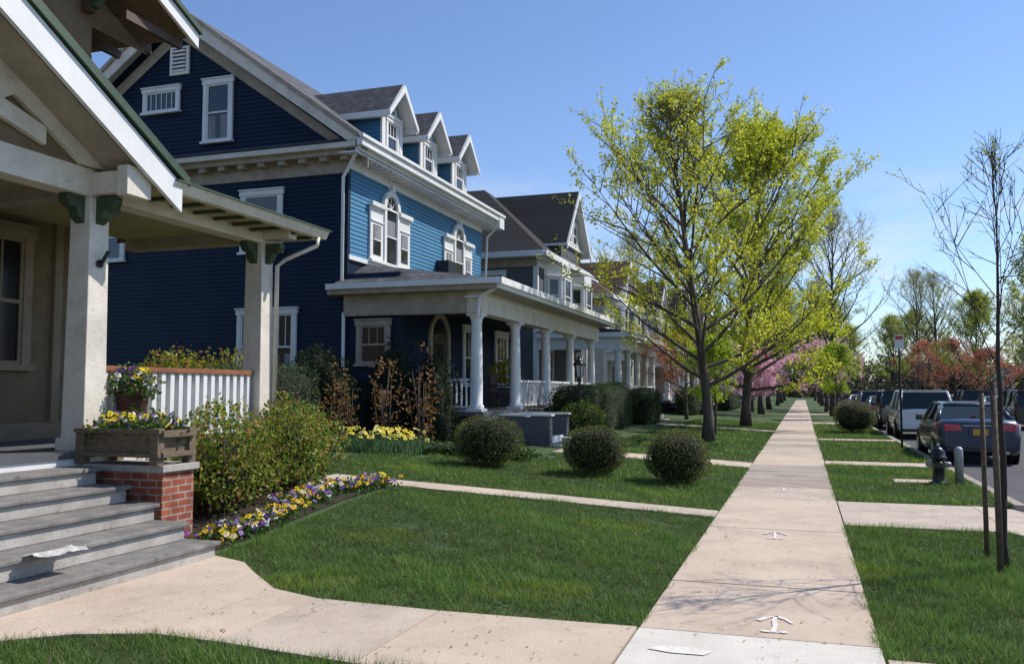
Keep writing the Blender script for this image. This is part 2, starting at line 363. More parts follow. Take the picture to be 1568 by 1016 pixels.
def addgrass(x0,x1,y0,y1,dens,w,h):
    n=int((x1-x0)*(y1-y0)*dens); x=rng.uniform(x0,x1,n); y=rng.uniform(y0,y1,n)
    k=~onpath(x,y); x=x[k]; y=y[k]; n=len(x)
    P=np.stack([x,y,tz(x,y)-.005],1)
    pn=np.sin(x*1.7+np.sin(y*1.3)*1.5)+np.sin(y*2.3+x*.7)+.6*np.sin(x*5.1+y*4.3)
    p2=np.sin(x*9+np.sin(y*6)*2)+np.sin(y*11+x*3)
    a=rng.uniform(0,2*np.pi,n); d=np.stack([np.cos(a),np.sin(a),np.zeros(n)],1)
    hh=h*rng.uniform(.4,1.35,n)*(1+.18*pn+.16*p2); l=rng.uniform(0,2*np.pi,n)+p2*.6; lean=np.stack([np.cos(l),np.sin(l),np.zeros(n)],1)*(hh*rng.uniform(.1,1.1,n))[:,None]
    tip=P+lean; tip[:,2]+=hh
    V=np.stack([P-d*w/2,P+d*w/2,tip],1)
    c=pick([(.105,.205,.038),(.13,.24,.045),(.08,.165,.03),(.16,.25,.06),(.22,.30,.06)],n,.35)*(1+.13*pn+.08*p2)[:,None]
    yel=(np.sin(x*2.9+1)+np.sin(y*3.7+2)+np.sin(x*1.1-y*2.1))>1.7; c[yel]*=np.array([1.5,1.3,.9])
    dead=rng.random(n)<.05; c[dead]=(.36,.29,.15)
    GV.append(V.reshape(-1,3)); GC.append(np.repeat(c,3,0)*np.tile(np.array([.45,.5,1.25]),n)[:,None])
addgrass(-5.8,-1.05,5.9,9,5000,.006,.055); addgrass(-6,-1.05,9,11.6,3600,.007,.055)
addgrass(-5.6,-1.05,3.3,5.0,5000,.006,.06)
addgrass(.4,2.8,5.6,9,4600,.006,.065); addgrass(.4,2.8,9,11.3,3600,.007,.065)
addgrass(-8.2,-1.05,11.4,15,2000,.010,.06); addgrass(-8.2,-1.05,15,20.5,1100,.013,.065)
addgrass(.4,2.8,13.5,20.5,1400,.012,.065); addgrass(.4,2.8,20.5,45,420,.022,.07); addgrass(-6.8,-1.05,20.3,45,380,.022,.07)
V=np.concatenate(GV); C=np.concatenate(GC)
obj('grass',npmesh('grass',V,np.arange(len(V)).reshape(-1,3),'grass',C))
n=700; x=rng.uniform(-5,2.7,n); y=4.5+rng.random(n)**1.5*14; P=np.stack([x,y,tz(x,y)+.03],1)
obj('fallen_leaves',leafmesh('fallen_leaves',P,.028,[(.22,.13,.06),(.3,.2,.1),(.3,.35,.06)],up=6))
n=260; x=rng.uniform(-5,-1.3,n); y=rng.uniform(6.2,11.2,n); k=~onpath(x,y); x=x[k]; y=y[k]; P=np.stack([x,y,tz(x,y)+.05],1)
P=np.repeat(P,5,0)+rng.normal(0,.02,(len(P)*5,3))*[1,1,.3]
obj('lawn_weeds',leafmesh('lawn_weeds',P,.04,[(.05,.12,.03),(.08,.17,.04)],up=2))

# ------------------------------------------------------------------ windows
def window(H,fr,uc,w,z0,z1,cas=.12,n0=.0,sash=True,munt=0,curt=0,trim='white',wb='trim',gl='glass'):
    b=H[wb]; g=H['windows']; u0,u1=uc-w/2,uc+w/2
    b.fbox(fr,u0-cas,u0,z0,z1,n0,n0+.07,trim); b.fbox(fr,u1,u1+cas,z0,z1,n0,n0+.07,trim)
    b.fbox(fr,u0-cas-.03,u1+cas+.03,z1,z1+cas*1.15,n0,n0+.085,trim); b.fbox(fr,u0-cas-.05,u1+cas+.05,z1+cas*1.15,z1+cas*1.15+.04,n0,n0+.12,trim)
    b.fbox(fr,u0-cas-.04,u1+cas+.04,z0-.07,z0,n0,n0+.12,trim)
    g.fbox(fr,u0,u1,z0,z1,n0,n0+.025,gl)
    s=.045
    for a,c in ((u0,u0+s),(u1-s,u1)): b.fbox(fr,a,c,z0,z1,n0+.026,n0+.05,trim)
    b.fbox(fr,u0+s,u1-s,z0,z0+s*1.3,n0+.026,n0+.048,trim); b.fbox(fr,u0+s,u1-s,z1-s,z1,n0+.026,n0+.048,trim)
    zm=(z0+z1)/2
    if sash: b.fbox(fr,u0+s,u1-s,zm-.025,zm+.025,n0+.026,n0+.055,trim)
    for i in range(munt):
        u=u0+(u1-u0)*(i+1)/(munt+1); b.fbox(fr,u-.012,u+.012,(zm+.025) if sash else z0+s*1.3,z1-s,n0+.026,n0+.044,trim)
    if curt:
        g.fbox(fr,u0+s,uc-w*.12,z0+s*1.3,z0+(z1-z0)*curt,n0+.0255,n0+.028,'curt'); g.fbox(fr,uc+w*.12,u1-s,z0+s*1.3,z0+(z1-z0)*curt,n0+.0255,n0+.028,'curt')
def arch(b,fr,uc,v,ro,ri,n0,n1,m,seg=14):
    P=fr.P
    for i in range(seg):
        a=math.pi*i/seg; c=math.pi*(i+1)/seg
        q=[(uc+ri*math.cos(a),v+ri*math.sin(a)),(uc+ro*math.cos(a),v+ro*math.sin(a)),(uc+ro*math.cos(c),v+ro*math.sin(c)),(uc+ri*math.cos(c),v+ri*math.sin(c))]
        b.hexa([P(*q[0],n0),P(*q[1],n0),P(*q[2],n0),P(*q[3],n0),P(*q[0],n1),P(*q[1],n1),P(*q[2],n1),P(*q[3],n1)],m)
def clap(b,fr,rng_f,z0,z1,m,h=.115):
    z=z0; P=fr.P
    while z<z1-1e-4:
        zt=min(z+h,z1); a=rng_f(z); c=rng_f(zt)
        if a and c and a[1]>a[0]:
            b.face([P(a[0],z,.022),P(a[1],z,.022),P(c[1],zt,.002),P(c[0],zt,.002)],m)
            b.face([P(a[0],z,0),P(a[1],z,0),P(a[1],z,.022),P(a[0],z,.022)],m)
        z=zt
def column(b,x,y,z0,z1,r,m='white'):
    b.box(x-r*1.35,x+r*1.35,y-r*1.35,y+r*1.35,z0,z0+.07,m); b.box(x-r*1.3,x+r*1.3,y-r*1.3,y+r*1.3,z1-.07,z1,m)
    h=z1-z0; zs_=[.07,.10,.14,.17,.3*h,.6*h,h-.24,h-.2,h-.17,h-.12,h-.07]; rs=[1.22,1.25,1.2,1.0,1.0,.95,.84,.95,.86,1.1,1.2]
    b.tube([(x,y,z0+q) for q in zs_],[r*k for k in rs],20,m)

# ------------------------------------------------------------------ BLUE HOUSE
H=House()
XE,XW,YS,YN=-11.0,-21.6,19.6,29.4; XA=-16.3; S=.73
w=H['walls']
FS=Fr((0,YS,0),(1,0,0),(0,-1,0)); FE=Fr((XE,0,0),(0,1,0),(1,0,0)); FE1=Fr((-9.5,0,0),(0,1,0),(1,0,0))
w.box(XW+.01,XE-.002,YS+.002,YN,.0,7.9,'blue_shade')
w.face([(XW+.01,YS+.01,7.9),(XE-.002,YS+.01,7.9),(XA,YS+.01,12.1)],'blue_shade'); w.face([(XW+.01,YN,7.9),(XE-.002,YN,7.9),(XA,YN,12.1)],'blue_shade')
w.box(XE,-9.502,YS+.004,YN,.6,4.6,'blue_shade')
def gr(z):
    if z<8: return (XW,XE)
    k=(z-8.0)/S+.15; a,c=-22.2+k,-10.4-k
    return (a,c) if c>a else None
clap(w,FS,gr,.5,12.0,'blue_shade'); clap(w,FE,lambda z:(YS,YN),5.1,7.35,'blue'); clap(w,Fr((0,YS,0),(1,0,0),(0,-1,0)),lambda z:(XE,-9.5),1.2,3.6,'blue_shade')
clap(w,FE1,lambda z:(YS,YN),1.1,3.7,'blue_shade')
w.box(XE-.12,XE+.028,YS-.028,YS+.1,.5,7.35,'blue_shade'); w.box(-9.6,-9.47,YS-.03,YS+.1,1.1,3.6,'blue_shade')
w.box(XW-.1,-9.4,YS-.06,YN,-.2,.55,'stone')
r=H['roof']
def rs(b,xe,xr,y0,y1,ze,zr,th,mt,ms,mb): b.slab([(xe,y0,ze),(xe,y1,ze),(xr,y1,zr),(xr,y0,zr)],th,mt,ms,mb)
rs(r,-10.38,XA,19.16,29.85,8.02,8.02+S*5.92,.12,'rsh','white','white'); rs(r,-22.22,XA,29.85,19.16,8.02,8.02+S*5.92,.12,'rsh','white','white')
t=H['trim']
for sx in (1,-1):
    xe=XA+sx*5.9; fr=Fr((0,19.15,0),(1,0,0),(0,-1,0))
    t.prism([(xe,7.66),(xe,7.93),(XA,12.24),(XA,11.86)],fr,0,.05,'cream')
    t.prism([(xe+sx*.02,7.93),(xe+sx*.02,8.06),(XA,12.38),(XA,12.24)],fr,-.02,.1,'creamd')
    t.prism([(xe,7.3),(xe,7.55),(XA,11.85),(XA,11.45)],FS,.03,.06,'creamd')
t.box(-22.2,-10.4,19.12,YS-.0,7.76,7.9,'cream'); t.hexa([(-22.2,19.1,7.905),(-10.36,19.1,7.905),(-10.9,YS+.02,8.12),(-22.2,YS+.02,8.12),(-22.2,19.1,7.93),(-10.36,19.1,7.93),(-10.9,YS+.02,8.16),(-22.2,YS+.02,8.16)],'rshx')
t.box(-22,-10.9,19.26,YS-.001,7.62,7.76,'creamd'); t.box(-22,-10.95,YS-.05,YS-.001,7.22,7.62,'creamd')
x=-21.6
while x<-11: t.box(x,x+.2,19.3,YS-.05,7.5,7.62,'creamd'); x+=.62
t.box(XE,-10.46,19.14,29.85,7.62,7.66,'white'); t.box(-10.46,-10.30,19.05,29.9,7.76,8.0,'white'); t.box(-10.52,-10.46,19.1,29.85,7.58,7.9,'white')
t.box(XE,XE+.045,YS,YN,7.35,7.62,'white'); y=YS+.1
while y<YN: t.box(XE+.05,-10.53,y,y+.07,7.54,7.62,'white'); y+=.3
t.box(XE,XE+.07,YS,YN,4.98,5.1,'white'); t.box(-10.34,-10.24,18.98,29.95,7.94,8.03,'white')
t.box(XE-.0,-10.28,29.4,29.9,7.5,7.98,'white')
t.tube([(-10.5,19.2,7.7),(-10.95,19.5,7.3),(-11.08,19.5,7.1),(-11.08,19.5,4.3)],[.045]*4,8,'white')
t.tube([(-10.4,29.75,7.7),(-10.8,29.5,7.2),(-10.9,29.5,5.0)],[.045]*3,8,'white')
t.tube([(-11.02,19.5,3.6),(-11.02,19.5,.4)],[.045]*2,8,'white')
window(H,FS,-15.0,.72,8.42,10.0,curt=.45,n0=.02); window(H,FS,-16.9,1.05,9.42,9.98,sash=False,munt=5,n0=.02,cas=.1)
window(H,FS,-13.55,1.05,5.3,6.8,n0=.02,curt=.5,munt=0)
window(H,FS,-13.8,.62,1.9,3.62,n0=.02,munt=2,curt=.4); window(H,FS,-12.85,.62,1.9,3.62,n0=.02,munt=2,curt=.4)
window(H,FS,-10.2,.7,2.3,3.25,n0=.02,munt=2,curt=.0,trim='creamd'); window(H,FS,-18.6,.9,5.3,6.6,n0=.02)
t.fbox(FS,-16.62,-15.98,10.4,11.2,.02,.09,'white')
for i in range(6): t.fbox(FS,-16.52,-16.08,10.48+i*.11,10.54+i*.11,.09,.13,'white'); H['windows'].fbox(FS,-16.52,-16.08,10.545+i*.11,10.585+i*.11,.09,.1,'dark')
def pall(uc):
    n=.02; g=H['windows']
    for s in (-1,1):
        c=uc+s*.86; t.fbox(FE,c-.38,c+.38,5.15,6.66,n,n+.06,'white'); g.fbox(FE,c-.22,c+.22,5.3,6.12,n+.06,n+.068,'glass')
        t.fbox(FE,c-.23,c+.23,5.69,5.73,n+.068,n+.085,'white'); t.fbox(FE,c-.44,c+.40,6.6,6.72,n+.06,n+.16,'white'); t.fbox(FE,c-.36,c+.36,6.2,6.24,n+.06,n+.09,'white')
        g.fbox(FE,c-.20,c+.20,5.74,6.1,n+.0685,n+.072,'curt')
    t.fbox(FE,uc-.47,uc-.33,5.15,6.7,n+.0,n+.1,'white'); t.fbox(FE,uc+.33,uc+.47,5.15,6.7,n,n+.1,'white'); g.fbox(FE,uc-.33,uc+.33,5.2,6.7,n,n+.04,'glass')
    t.fbox(FE,uc-.33,uc+.33,5.9,5.95,n+.041,n+.08,'white'); t.fbox(FE,uc-.33,uc+.33,6.66,6.72,n+.041,n+.09,'white')
    g.fbox(FE,uc-.3,uc+.3,5.98,6.4,n+.0405,n+.044,'curt')
    arch(t,FE,uc,6.72,.52,.36,n,n+.11,'white'); arch(g,FE,uc,6.72,.36,.0,n,n+.04,'glass')
    for a in (45,90,135):
        q=math.radians(a); t.prism([(uc+math.cos(q)*.02-.012,6.72),(uc+math.cos(q)*.02+.012,6.72),(uc+math.cos(q)*.36+.012,6.72+math.sin(q)*.36),(uc+math.cos(q)*.36-.012,6.72+math.sin(q)*.36)],FE,n+.041,n+.06,'white')
    t.prism([(uc-.06,7.18),(uc+.06,7.18),(uc+.1,7.4),(uc-.1,7.4)],FE,n,n+.15,'white')
    t.fbox(FE,uc-1.3,uc+1.3,5.08,5.16,n,n+.14,'white')
pall(21.95); pall(27.05)
H['window_ac_unit'].box(-10.97,-10.55,25.25,25.95,5.15,5.75,'black')
for yc in (22.0,24.55,27.1):
    d=H['dormers']; d.box(-13.3,-11.0,yc-.62,yc+.62,7.9,9.45,'blue_shade'); fd=Fr((-10.99,0,0),(0,1,0),(1,0,0))
    clap(d,Fr((0,yc-.62,0),(1,0,0),(0,-1,0)),lambda z:(-13.3,-11.0),8.0,9.4,'blue')
    for s in (-1,1):
        d.fbox(fd,yc+s*.55-.1,yc+s*.55+.1,8.2,9.4,0,.06,'white')
        q=[(-10.6,yc+s*.92,9.32),(-13.6,yc+s*.92,9.32),(-13.6,yc,10.32),(-10.6,yc,10.32)]
        d.slab(q,.09,'rshx','white','white')
        d.prism([(yc+s*.94,9.14),(yc+s*.94,9.30),(yc,10.30),(yc,10.08)],Fr((-10.60,0,0),(0,1,0),(1,0,0)),0,.06,'white')
        d.box(-13.2,-10.62,min(yc+s*.84,yc+s*.96),max(yc+s*.84,yc+s*.96),9.14,9.3,'white')
    d.prism([(yc-.62,9.4),(yc+.62,9.4),(yc,10.15)],fd,-.05,.0,'blue'); d.fbox(fd,yc-.64,yc+.64,9.36,9.46,0,.08,'white')
    window({'trim':d,'windows':d},fd,yc,.58,8.4,9.22,cas=.1,munt=2)
    arch(d,fd,yc,9.46,.3,.2,0,.05,'white',8)
pf=H['porch_floor']; PF=1.12
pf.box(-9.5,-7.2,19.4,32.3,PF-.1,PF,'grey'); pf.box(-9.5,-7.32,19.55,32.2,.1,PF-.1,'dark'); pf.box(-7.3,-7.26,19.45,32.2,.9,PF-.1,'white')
pr=H['porch_roof']
XO=-6.68; ZO=4.26
pr.face([(XO,19.14,ZO),(XO,32.4,ZO),(-11.0,31.2,4.98),(-11.0,20.6,4.98)],'rsh'); pr.face([(-11.2,19.14,ZO),(XO,19.14,ZO),(-11.0,20.6,4.98)],'rshx'); pr.face([(XO,32.4,ZO),(-11.2,32.4,ZO),(-11.0,31.2,4.98)],'rshx')
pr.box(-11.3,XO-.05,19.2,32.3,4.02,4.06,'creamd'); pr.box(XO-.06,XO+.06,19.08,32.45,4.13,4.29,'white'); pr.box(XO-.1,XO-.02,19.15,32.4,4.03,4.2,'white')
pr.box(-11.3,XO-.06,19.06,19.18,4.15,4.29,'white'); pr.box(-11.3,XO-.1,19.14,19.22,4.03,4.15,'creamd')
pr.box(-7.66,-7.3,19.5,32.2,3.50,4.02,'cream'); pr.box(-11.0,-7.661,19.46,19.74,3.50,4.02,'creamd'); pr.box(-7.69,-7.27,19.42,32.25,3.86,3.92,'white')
t.tube([(-6.75,19.2,4.1),(-7.3,19.4,3.85),(-7.35,19.42,3.4)],[.05]*3,8,'white')
cz=H['porch_columns']
for y in (19.75,22.75,25.75,28.7,31.8): column(cz,-7.5,y,PF,3.5,.15)
rl=H['porch_railing']
def rail(b,p0,p1,z0,z1,m,sp=.13,w=.035,top=None,wt=.08):
    d=Vector((p1[0]-p0[0],p1[1]-p0[1],0)); L=d.length; d/=L; n=Vector((-d.y,d.x,0)); fr=Fr((p0[0],p0[1],0),d,n)
    b.fbox(fr,0,L,z1-.06,z1,-wt/2,wt/2,top or m); b.fbox(fr,0,L,z0+.08,z0+.13,-.03,.03,m)
    k=int(L/sp)
    for i in range(k): u=(i+.5)*L/k; b.fbox(fr,u-w/2,u+w/2,z0+.13,z1-.06,-w/2,w/2,m)
rail(rl,(-9.4,19.75),(-7.7,19.75),PF,PF+.8,'white'); rail(rl,(-7.5,22.95),(-7.5,25.55),PF,PF+.8,'white'); rail(rl,(-7.5,25.95),(-7.5,28.5),PF,PF+.8,'white'); rail(rl,(-7.5,28.9),(-7.5,31.6),PF,PF+.8,'white')
t.fbox(FE1,21.3,21.45,1.12,3.05,.02,.1,'creamd'); t.fbox(FE1,22.55,22.7,1.12,3.05,.02,.1,'creamd'); H['front_door'].fbox(FE1,21.45,22.55,1.12,3.05,.02,.05,'brown'); H['front_door'].fbox(FE1,21.7,22.3,1.9,2.9,.05,.06,'glass')
arch(t,FE1,22.0,3.05,.7,.55,.02,.1,'creamd'); arch(H['windows'],FE1,22.0,3.05,.55,0,.02,.04,'glass')
for u in (24.4,27.2): window(H,FE1,u,1.0,1.8,3.4,n0=.02,munt=2); 
ch=H['porch_chairs']
for (cx,cy) in ((-8.3,24.0),(-8.3,26.6)):
    ch.box(cx-.3,cx+.3,cy-.3,cy+.3,PF+.38,PF+.46,'brown'); ch.box(cx-.32,cx-.26,cy-.3,cy+.3,PF+.46,PF+1.0,'brown')
    for sx in (-.27,.23):
        for sy in (-.28,.24): ch.box(cx+sx,cx+sx+.05,cy+sy,cy+sy+.05,PF,PF+.38,'brown')
    for sy in (-.32,.27): ch.box(cx-.26,cx+.3,cy+sy,cy+sy+.05,PF+.62,PF+.67,'brown')
st=H['front_steps']
for i in range(5):
    z=PF-.16*(i+1); st.box(-7.2+.3*i,-7.2+.3*(i+1)+.02,20.85,22.2,.1,z,'white','grey')
for y in (20.6,22.2): st.hexa([(-7.2,y,0),(-5.9,y,0),(-5.9,y+.25,0),(-7.2,y+.25,0),(-7.2,y,1.0),(-5.9,y,.95),(-5.9,y+.25,.95),(-7.2,y+.25,1.0)],'grey')
for y in (20.6,22.2): st.box(-7.25,-5.85,y-.03,y+.28,1.0,1.05,'white')
H['chimney'].box(-17.6,-16.9,26.5,27.3,10,12.3,'brick')
H.done('blue_house',bevel={'trim':.006,'porch_columns':.005})

# ------------------------------------------------------------------ NEAR STUCCO HOUSE
H=House(); w=H['walls']; PX=-7.4; ZF=.98
w.box(-20,-9.7,-6,9.75,.0,6.9,'stucco'); 
FW=Fr((-9.7,0,0),(0,1,0),(1,0,0))
w.fbox(FW,-6,9.75,6.0,6.3,.001,.05,'cream')
window(H,FW,8.05,1.3,1.95,3.6,cas=.13,trim='casing',munt=3,gl='glassd'); window(H,FW,8.2,1.2,5.0,6.0,cas=.14,trim='cream'); window(H,FW,1.5,1.2,1.9,3.65,trim='casing')
w.fbox(FW,-6,9.7,.98,1.2,.002,.04,'casing'); w.fbox(FW,9.2,9.33,1.2,3.9,.002,.06,'casing')
r=H['main_roof']; S2=.45
for s in (1,-1):
    ye=3.5+s*7.6; zr=7.25+S2*7.6
    r.slab([(-8.95,ye,7.25),(-21,ye,7.25),(-21,3.5,zr),(-8.95,3.5,zr)],.06,'rbr','green','wood')
    r.prism([(ye,7.0),(ye,7.22),(3.5,zr-.03),(3.5,zr-.28)],Fr((-8.96,0,0),(0,1,0),(1,0,0)),0,.05,'white')
    r.prism([(ye+s*.03,7.22),(ye+s*.03,7.30),(3.5,zr+.05),(3.5,zr-.03)],Fr((-8.96,0,0),(0,1,0),(1,0,0)),-.02,.1,'green')
w.face([(-9.7,-4.2,6.9),(-9.7,10.9,6.9),(-9.7,3.5,10.3)],'stucco')
br=H['brackets']
for y in (9.6,7.4,4.9):
    zt=7.25+S2*(11.1-y)-.08
    br.box(-9.69,-9.0,y-.07,y+.07,zt-.16,zt-.02,'brown'); br.box(-9.69,-9.55,y-.07,y+.07,zt-.8,zt-.16,'brown')
    br.prism([(-9.6,zt-.75),(-9.45,zt-.75),(-9.05,zt-.17),(-9.25,zt-.17)],Fr((0,y,0),(1,0,0),(0,-1,0)),-.06,.06,'green')
for i in range(12):
    x=-9.2-i*.6; br.box(x,x+.07,9.8,11.0,6.97,7.1,'brown')
pf=H['porch_floor']; pf.box(-9.7,-7.16,-4,11.0,ZF-.06,ZF,'grey'); pf.box(-7.24,-7.18,-4,10.95,ZF-.22,ZF-.06,'white'); pf.box(-9.7,-7.25,-4,10.9,0,ZF-.06,'brick'); pf.box(-9.6,-7.18,10.9,10.95,ZF-.22,ZF-.06,'white')
po=H['porch_posts']
def post(x,y):
    z0,z1=ZF,3.72; a,b2=.155,.135
    po.hexa([(x-a,y-a,z0),(x+a,y-a,z0),(x+a,y+a,z0),(x-a,y+a,z0),(x-b2,y-b2,z1),(x+b2,y-b2,z1),(x+b2,y+b2,z1),(x-b2,y+b2,z1)],'cream')
    po.box(x-.19,x+.19,y-.19,y+.19,z0,z0+.14,'cream')
    for s in (-1,1):
        fr=Fr((x,0,0),(0,1,0),(1,0,0)); po.prism([(y+s*.135,3.72),(y+s*.38,3.72),(y+s*.38,3.65),(y+s*.33,3.59),(y+s*.25,3.58),(y+s*.22,3.49),(y+s*.137,3.43)],fr,-.06,.06,'green')
    fr=Fr((0,y,0),(1,0,0),(0,-1,0)); po.prism([(x+.135,3.72),(x+.38,3.72),(x+.38,3.65),(x+.33,3.59),(x+.25,3.58),(x+.22,3.49),(x+.137,3.43)],fr,-.06,.06,'green')
Y2=10.65
post(PX,7.5); post(PX,Y2); post(PX,1.6)
fh=H['flag_holder']; fh.tube([(PX+.14,7.5,3.0),(PX+.17,7.5,3.0)],[.045,.045],10,'black'); fh.tube([(PX+.15,7.5,2.97),(PX+.27,7.5,3.13)],[.02,.022],10,'black')
be=H['beams']
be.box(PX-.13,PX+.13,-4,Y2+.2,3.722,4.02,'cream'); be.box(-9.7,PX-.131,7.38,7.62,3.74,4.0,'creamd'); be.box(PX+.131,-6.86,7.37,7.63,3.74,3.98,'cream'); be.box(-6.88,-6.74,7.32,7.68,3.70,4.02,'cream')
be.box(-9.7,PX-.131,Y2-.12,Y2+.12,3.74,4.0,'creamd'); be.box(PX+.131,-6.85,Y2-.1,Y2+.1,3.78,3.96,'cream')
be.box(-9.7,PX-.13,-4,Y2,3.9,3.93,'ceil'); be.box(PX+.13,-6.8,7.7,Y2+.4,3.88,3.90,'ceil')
pr=H['porch_roof']; YE=11.2
pr.slab([(-6.74,7.9,4.0),(-6.74,YE,4.0),(-9.7,YE-.5,4.74),(-9.7,7.9,4.74)],.06,'rbr','brown','brown'); pr.face([(-6.74,YE,4.0),(-10.5,YE,4.0),(-9.7,YE-.5,4.74)],'rbr')
pr.box(-9.7,-6.76,YE-.1,YE-.05,3.84,3.95,'cream')
y=8.2
while y<YE-.1: pr.box(-7.25,-6.8,y,y+.06,3.84,3.93,'green'); y+=.4
g=H['gutter']; g.hexa([(-6.78,7.95,3.86),(-6.68,7.95,3.86),(-6.68,YE+.07,3.86),(-6.78,YE+.07,3.86),(-6.80,7.95,3.97),(-6.62,7.95,3.97),(-6.62,YE+.07,3.97),(-6.80,YE+.07,3.97)],'cream'); g.box(-6.80,-6.60,7.95,YE+.1,3.972,3.995,'green')
g.tube([(-6.7,YE-.12,3.86),(-6.7,YE-.14,3.74),(-7.1,Y2+.2,3.52),(-7.2,Y2+.15,3.42),(-7.22,Y2+.15,1.0)],[.032]*5,8,'cream')
ga=H['entrance_gable']; YA=4.5; S3=.56; ye=8.12; ze=4.0; zr=ze+S3*(ye-YA)
FG=Fr((-6.70,0,0),(0,1,0),(1,0,0))
for s in (1,-1):
    e_=YA+s*(ye-YA)
    ga.slab([(-6.66,e_,ze+.05),(-10.2,e_,ze+.05),(-10.2,YA,zr+.05),(-6.66,YA,zr+.05)],.05,'rbr','green','brown')
    ga.prism([(e_-s*.05,ze-.36),(e_-s*.05,ze-.05),(YA,zr-.05),(YA,zr-.38)],FG,0,.05,'white')
    ga.prism([(e_+s*.03,ze-.05),(e_+s*.03,ze+.05),(YA,zr+.06),(YA,zr-.05)],FG,-.02,.09,'green')
    ga.prism([(e_-s*.3,ze-.16),(e_-s*.3,ze-.06),(YA,zr-.2),(YA,zr-.32)],Fr((-7.2,0,0),(0,1,0),(1,0,0)),-.04,.42,'creamd')
    fr=Fr((-7.27,0,0),(0,1,0),(1,0,0))
    ga.prism([(e_-s*.95,4.03),(e_-s*.45,4.03),(YA,zr-.27),(YA,zr-.52)],fr,0,.07,'cream')
    ga.prism([(YA+s*.9,4.03),(YA+s*1.1,4.03),(YA+s*2.2,4.75),(YA+s*2.0,4.84)],fr,0,.06,'cream')
    ga.prism([(YA+s*.0,4.7),(YA+s*2.2,4.1),(YA+s*2.2,4.28),(YA+s*.0,4.9)],fr,0,.065,'cream')
ga.face([(-7.28,YA-3.4,4.02),(-7.28,YA+3.4,4.02),(-7.28,YA,zr-.1)],'stucco')
rl=H['porch_railing']; rail(rl,(PX,7.68),(PX,Y2-.17),ZF,ZF+.92,'white',.15,.075,'rail',.12); rail(rl,(-9.6,Y2),(PX-.2,Y2),ZF,ZF+.92,'white',.15,.075,'rail',.12)
st=H['front_steps']
for i in range(5):
    x1=-5.42-.34*i; z=.17*(i+1); o=random.uniform(-.02,.02)
    st.box(-7.17,x1,-1,7.16-.02*i+o,z-.17,z-.045,'stone'); st.box(-7.17,x1+.035,-1,7.2-.02*i+o,z-.044,z,'stoned')
ck=H['brick_pier']; ck.box(-7.17,-6.12,7.24,7.72,-.05,.80,'brick'); ck.box(-7.2,-6.08,7.2,7.76,.802,.87,'stone')
H.done('stucco_house',bevel={'beams':.008,'porch_posts':.01,'front_steps':.012,'porch_railing':.004,'brick_pier':.006,'entrance_gable':.004})
# crumpled newspaper lying on the second step
b=MB(); G=8; R=random.Random(3); g=[[(-5.73+.24*i/G+R.uniform(-.01,.01),5.25+.42*j/G+R.uniform(-.015,.015),.347+abs(R.gauss(0,.012))) for j in range(G+1)] for i in range(G+1)]
for i in range(G):
    for j in range(G): b.face([g[i][j],g[i+1][j],g[i+1][j+1],g[i][j+1]],'paper')
b.build('newspaper')

def flowers(name,P,size,pal,leafpal,nl,parent=None,lsz=.05,lh=.06):
    e=parent or empty(name); n=len(P)
    nn=np.tile(np.array([.45,-.35,.8]),(n,1))+rng.normal(0,.35,(n,3)); nn/=np.linalg.norm(nn,axis=1)[:,None]
    a=np.cross(nn,unit(n)); a/=np.linalg.norm(a,axis=1)[:,None]; b=np.cross(nn,a)
    s=size*rng.uniform(.7,1.25,n); V=[]
    for k in range(8):
        t=k*math.pi/4; rr=s*(1.0 if k%2==0 else .72); V.append(P+a*(np.cos(t)*rr)[:,None]+b*(np.sin(t)*rr)[:,None]+nn*(.01*(k%2)))
    V=np.stack(V,1).reshape(-1,3); c=pick(pal,n,.15)
    obj('blossoms',npmesh('blossoms',V,np.arange(8*n).reshape(n,8),'petal',np.repeat(c,8,0)),e)
    V=[]
    for k in range(6): t=k*math.pi/3; V.append(P+nn*.014+a*(np.cos(t)*s*.28)[:,None]+b*(np.sin(t)*s*.28)[:,None])
    V=np.stack(V,1).reshape(-1,3); obj('flower_centres',npmesh('flower_centres',V,np.arange(6*n).reshape(n,6),'petal',np.repeat(pick([(.5,.3,.02),(.06,.01,.08)],n,.2),6,0)),e)
    k=rng.integers(0,n,nl); Q=P[k]+rng.normal(0,.05,(nl,3)); Q[:,2]-=lh*rng.uniform(.2,1.2,nl)
    obj('leaves',leafmesh('leaves',Q,lsz,leafpal),e)
    return e
PANSY=[(.85,.6,.02),(.9,.7,.03),(.16,.04,.4),(.28,.12,.55),(.85,.82,.8),(.8,.42,.02),(.9,.68,.03)]
LG=[(.07,.14,.03),(.10,.18,.04),(.05,.10,.02)]
e=empty('wooden_planter_box'); b=MB()
b.box(-7.12,-6.16,7.2,7.225,.99,1.2,'wood'); b.box(-7.12,-6.16,7.675,7.7,.99,1.2,'wood'); b.box(-6.185,-6.16,7.225,7.675,.99,1.2,'wood'); b.box(-7.12,-7.095,7.225,7.675,.99,1.2,'wood'); b.box(-7.1,-6.18,7.22,7.68,1.0,1.16,'bed')
for x in (-7.16,-6.22):
    for y in (7.16,7.64): b.box(x,x+.1,y,y+.1,.872,1.24,'wood')
b.box(-7.18,-6.1,7.15,7.19,1.19,1.235,'wood'); b.box(-7.18,-6.1,7.15,7.19,.95,.99,'wood'); b.box(-6.12,-6.08,7.2,7.7,1.15,1.22,'wood'); b.box(-6.12,-6.08,7.2,7.7,.95,1.0,'wood')
b.build('box',e,.004)
n=75; P=np.stack([rng.uniform(-7.08,-6.18,n),rng.uniform(7.2,7.7,n),rng.uniform(1.24,1.38,n)],1); flowers('',P,.038,PANSY,LG,1700,e,.055,.12)
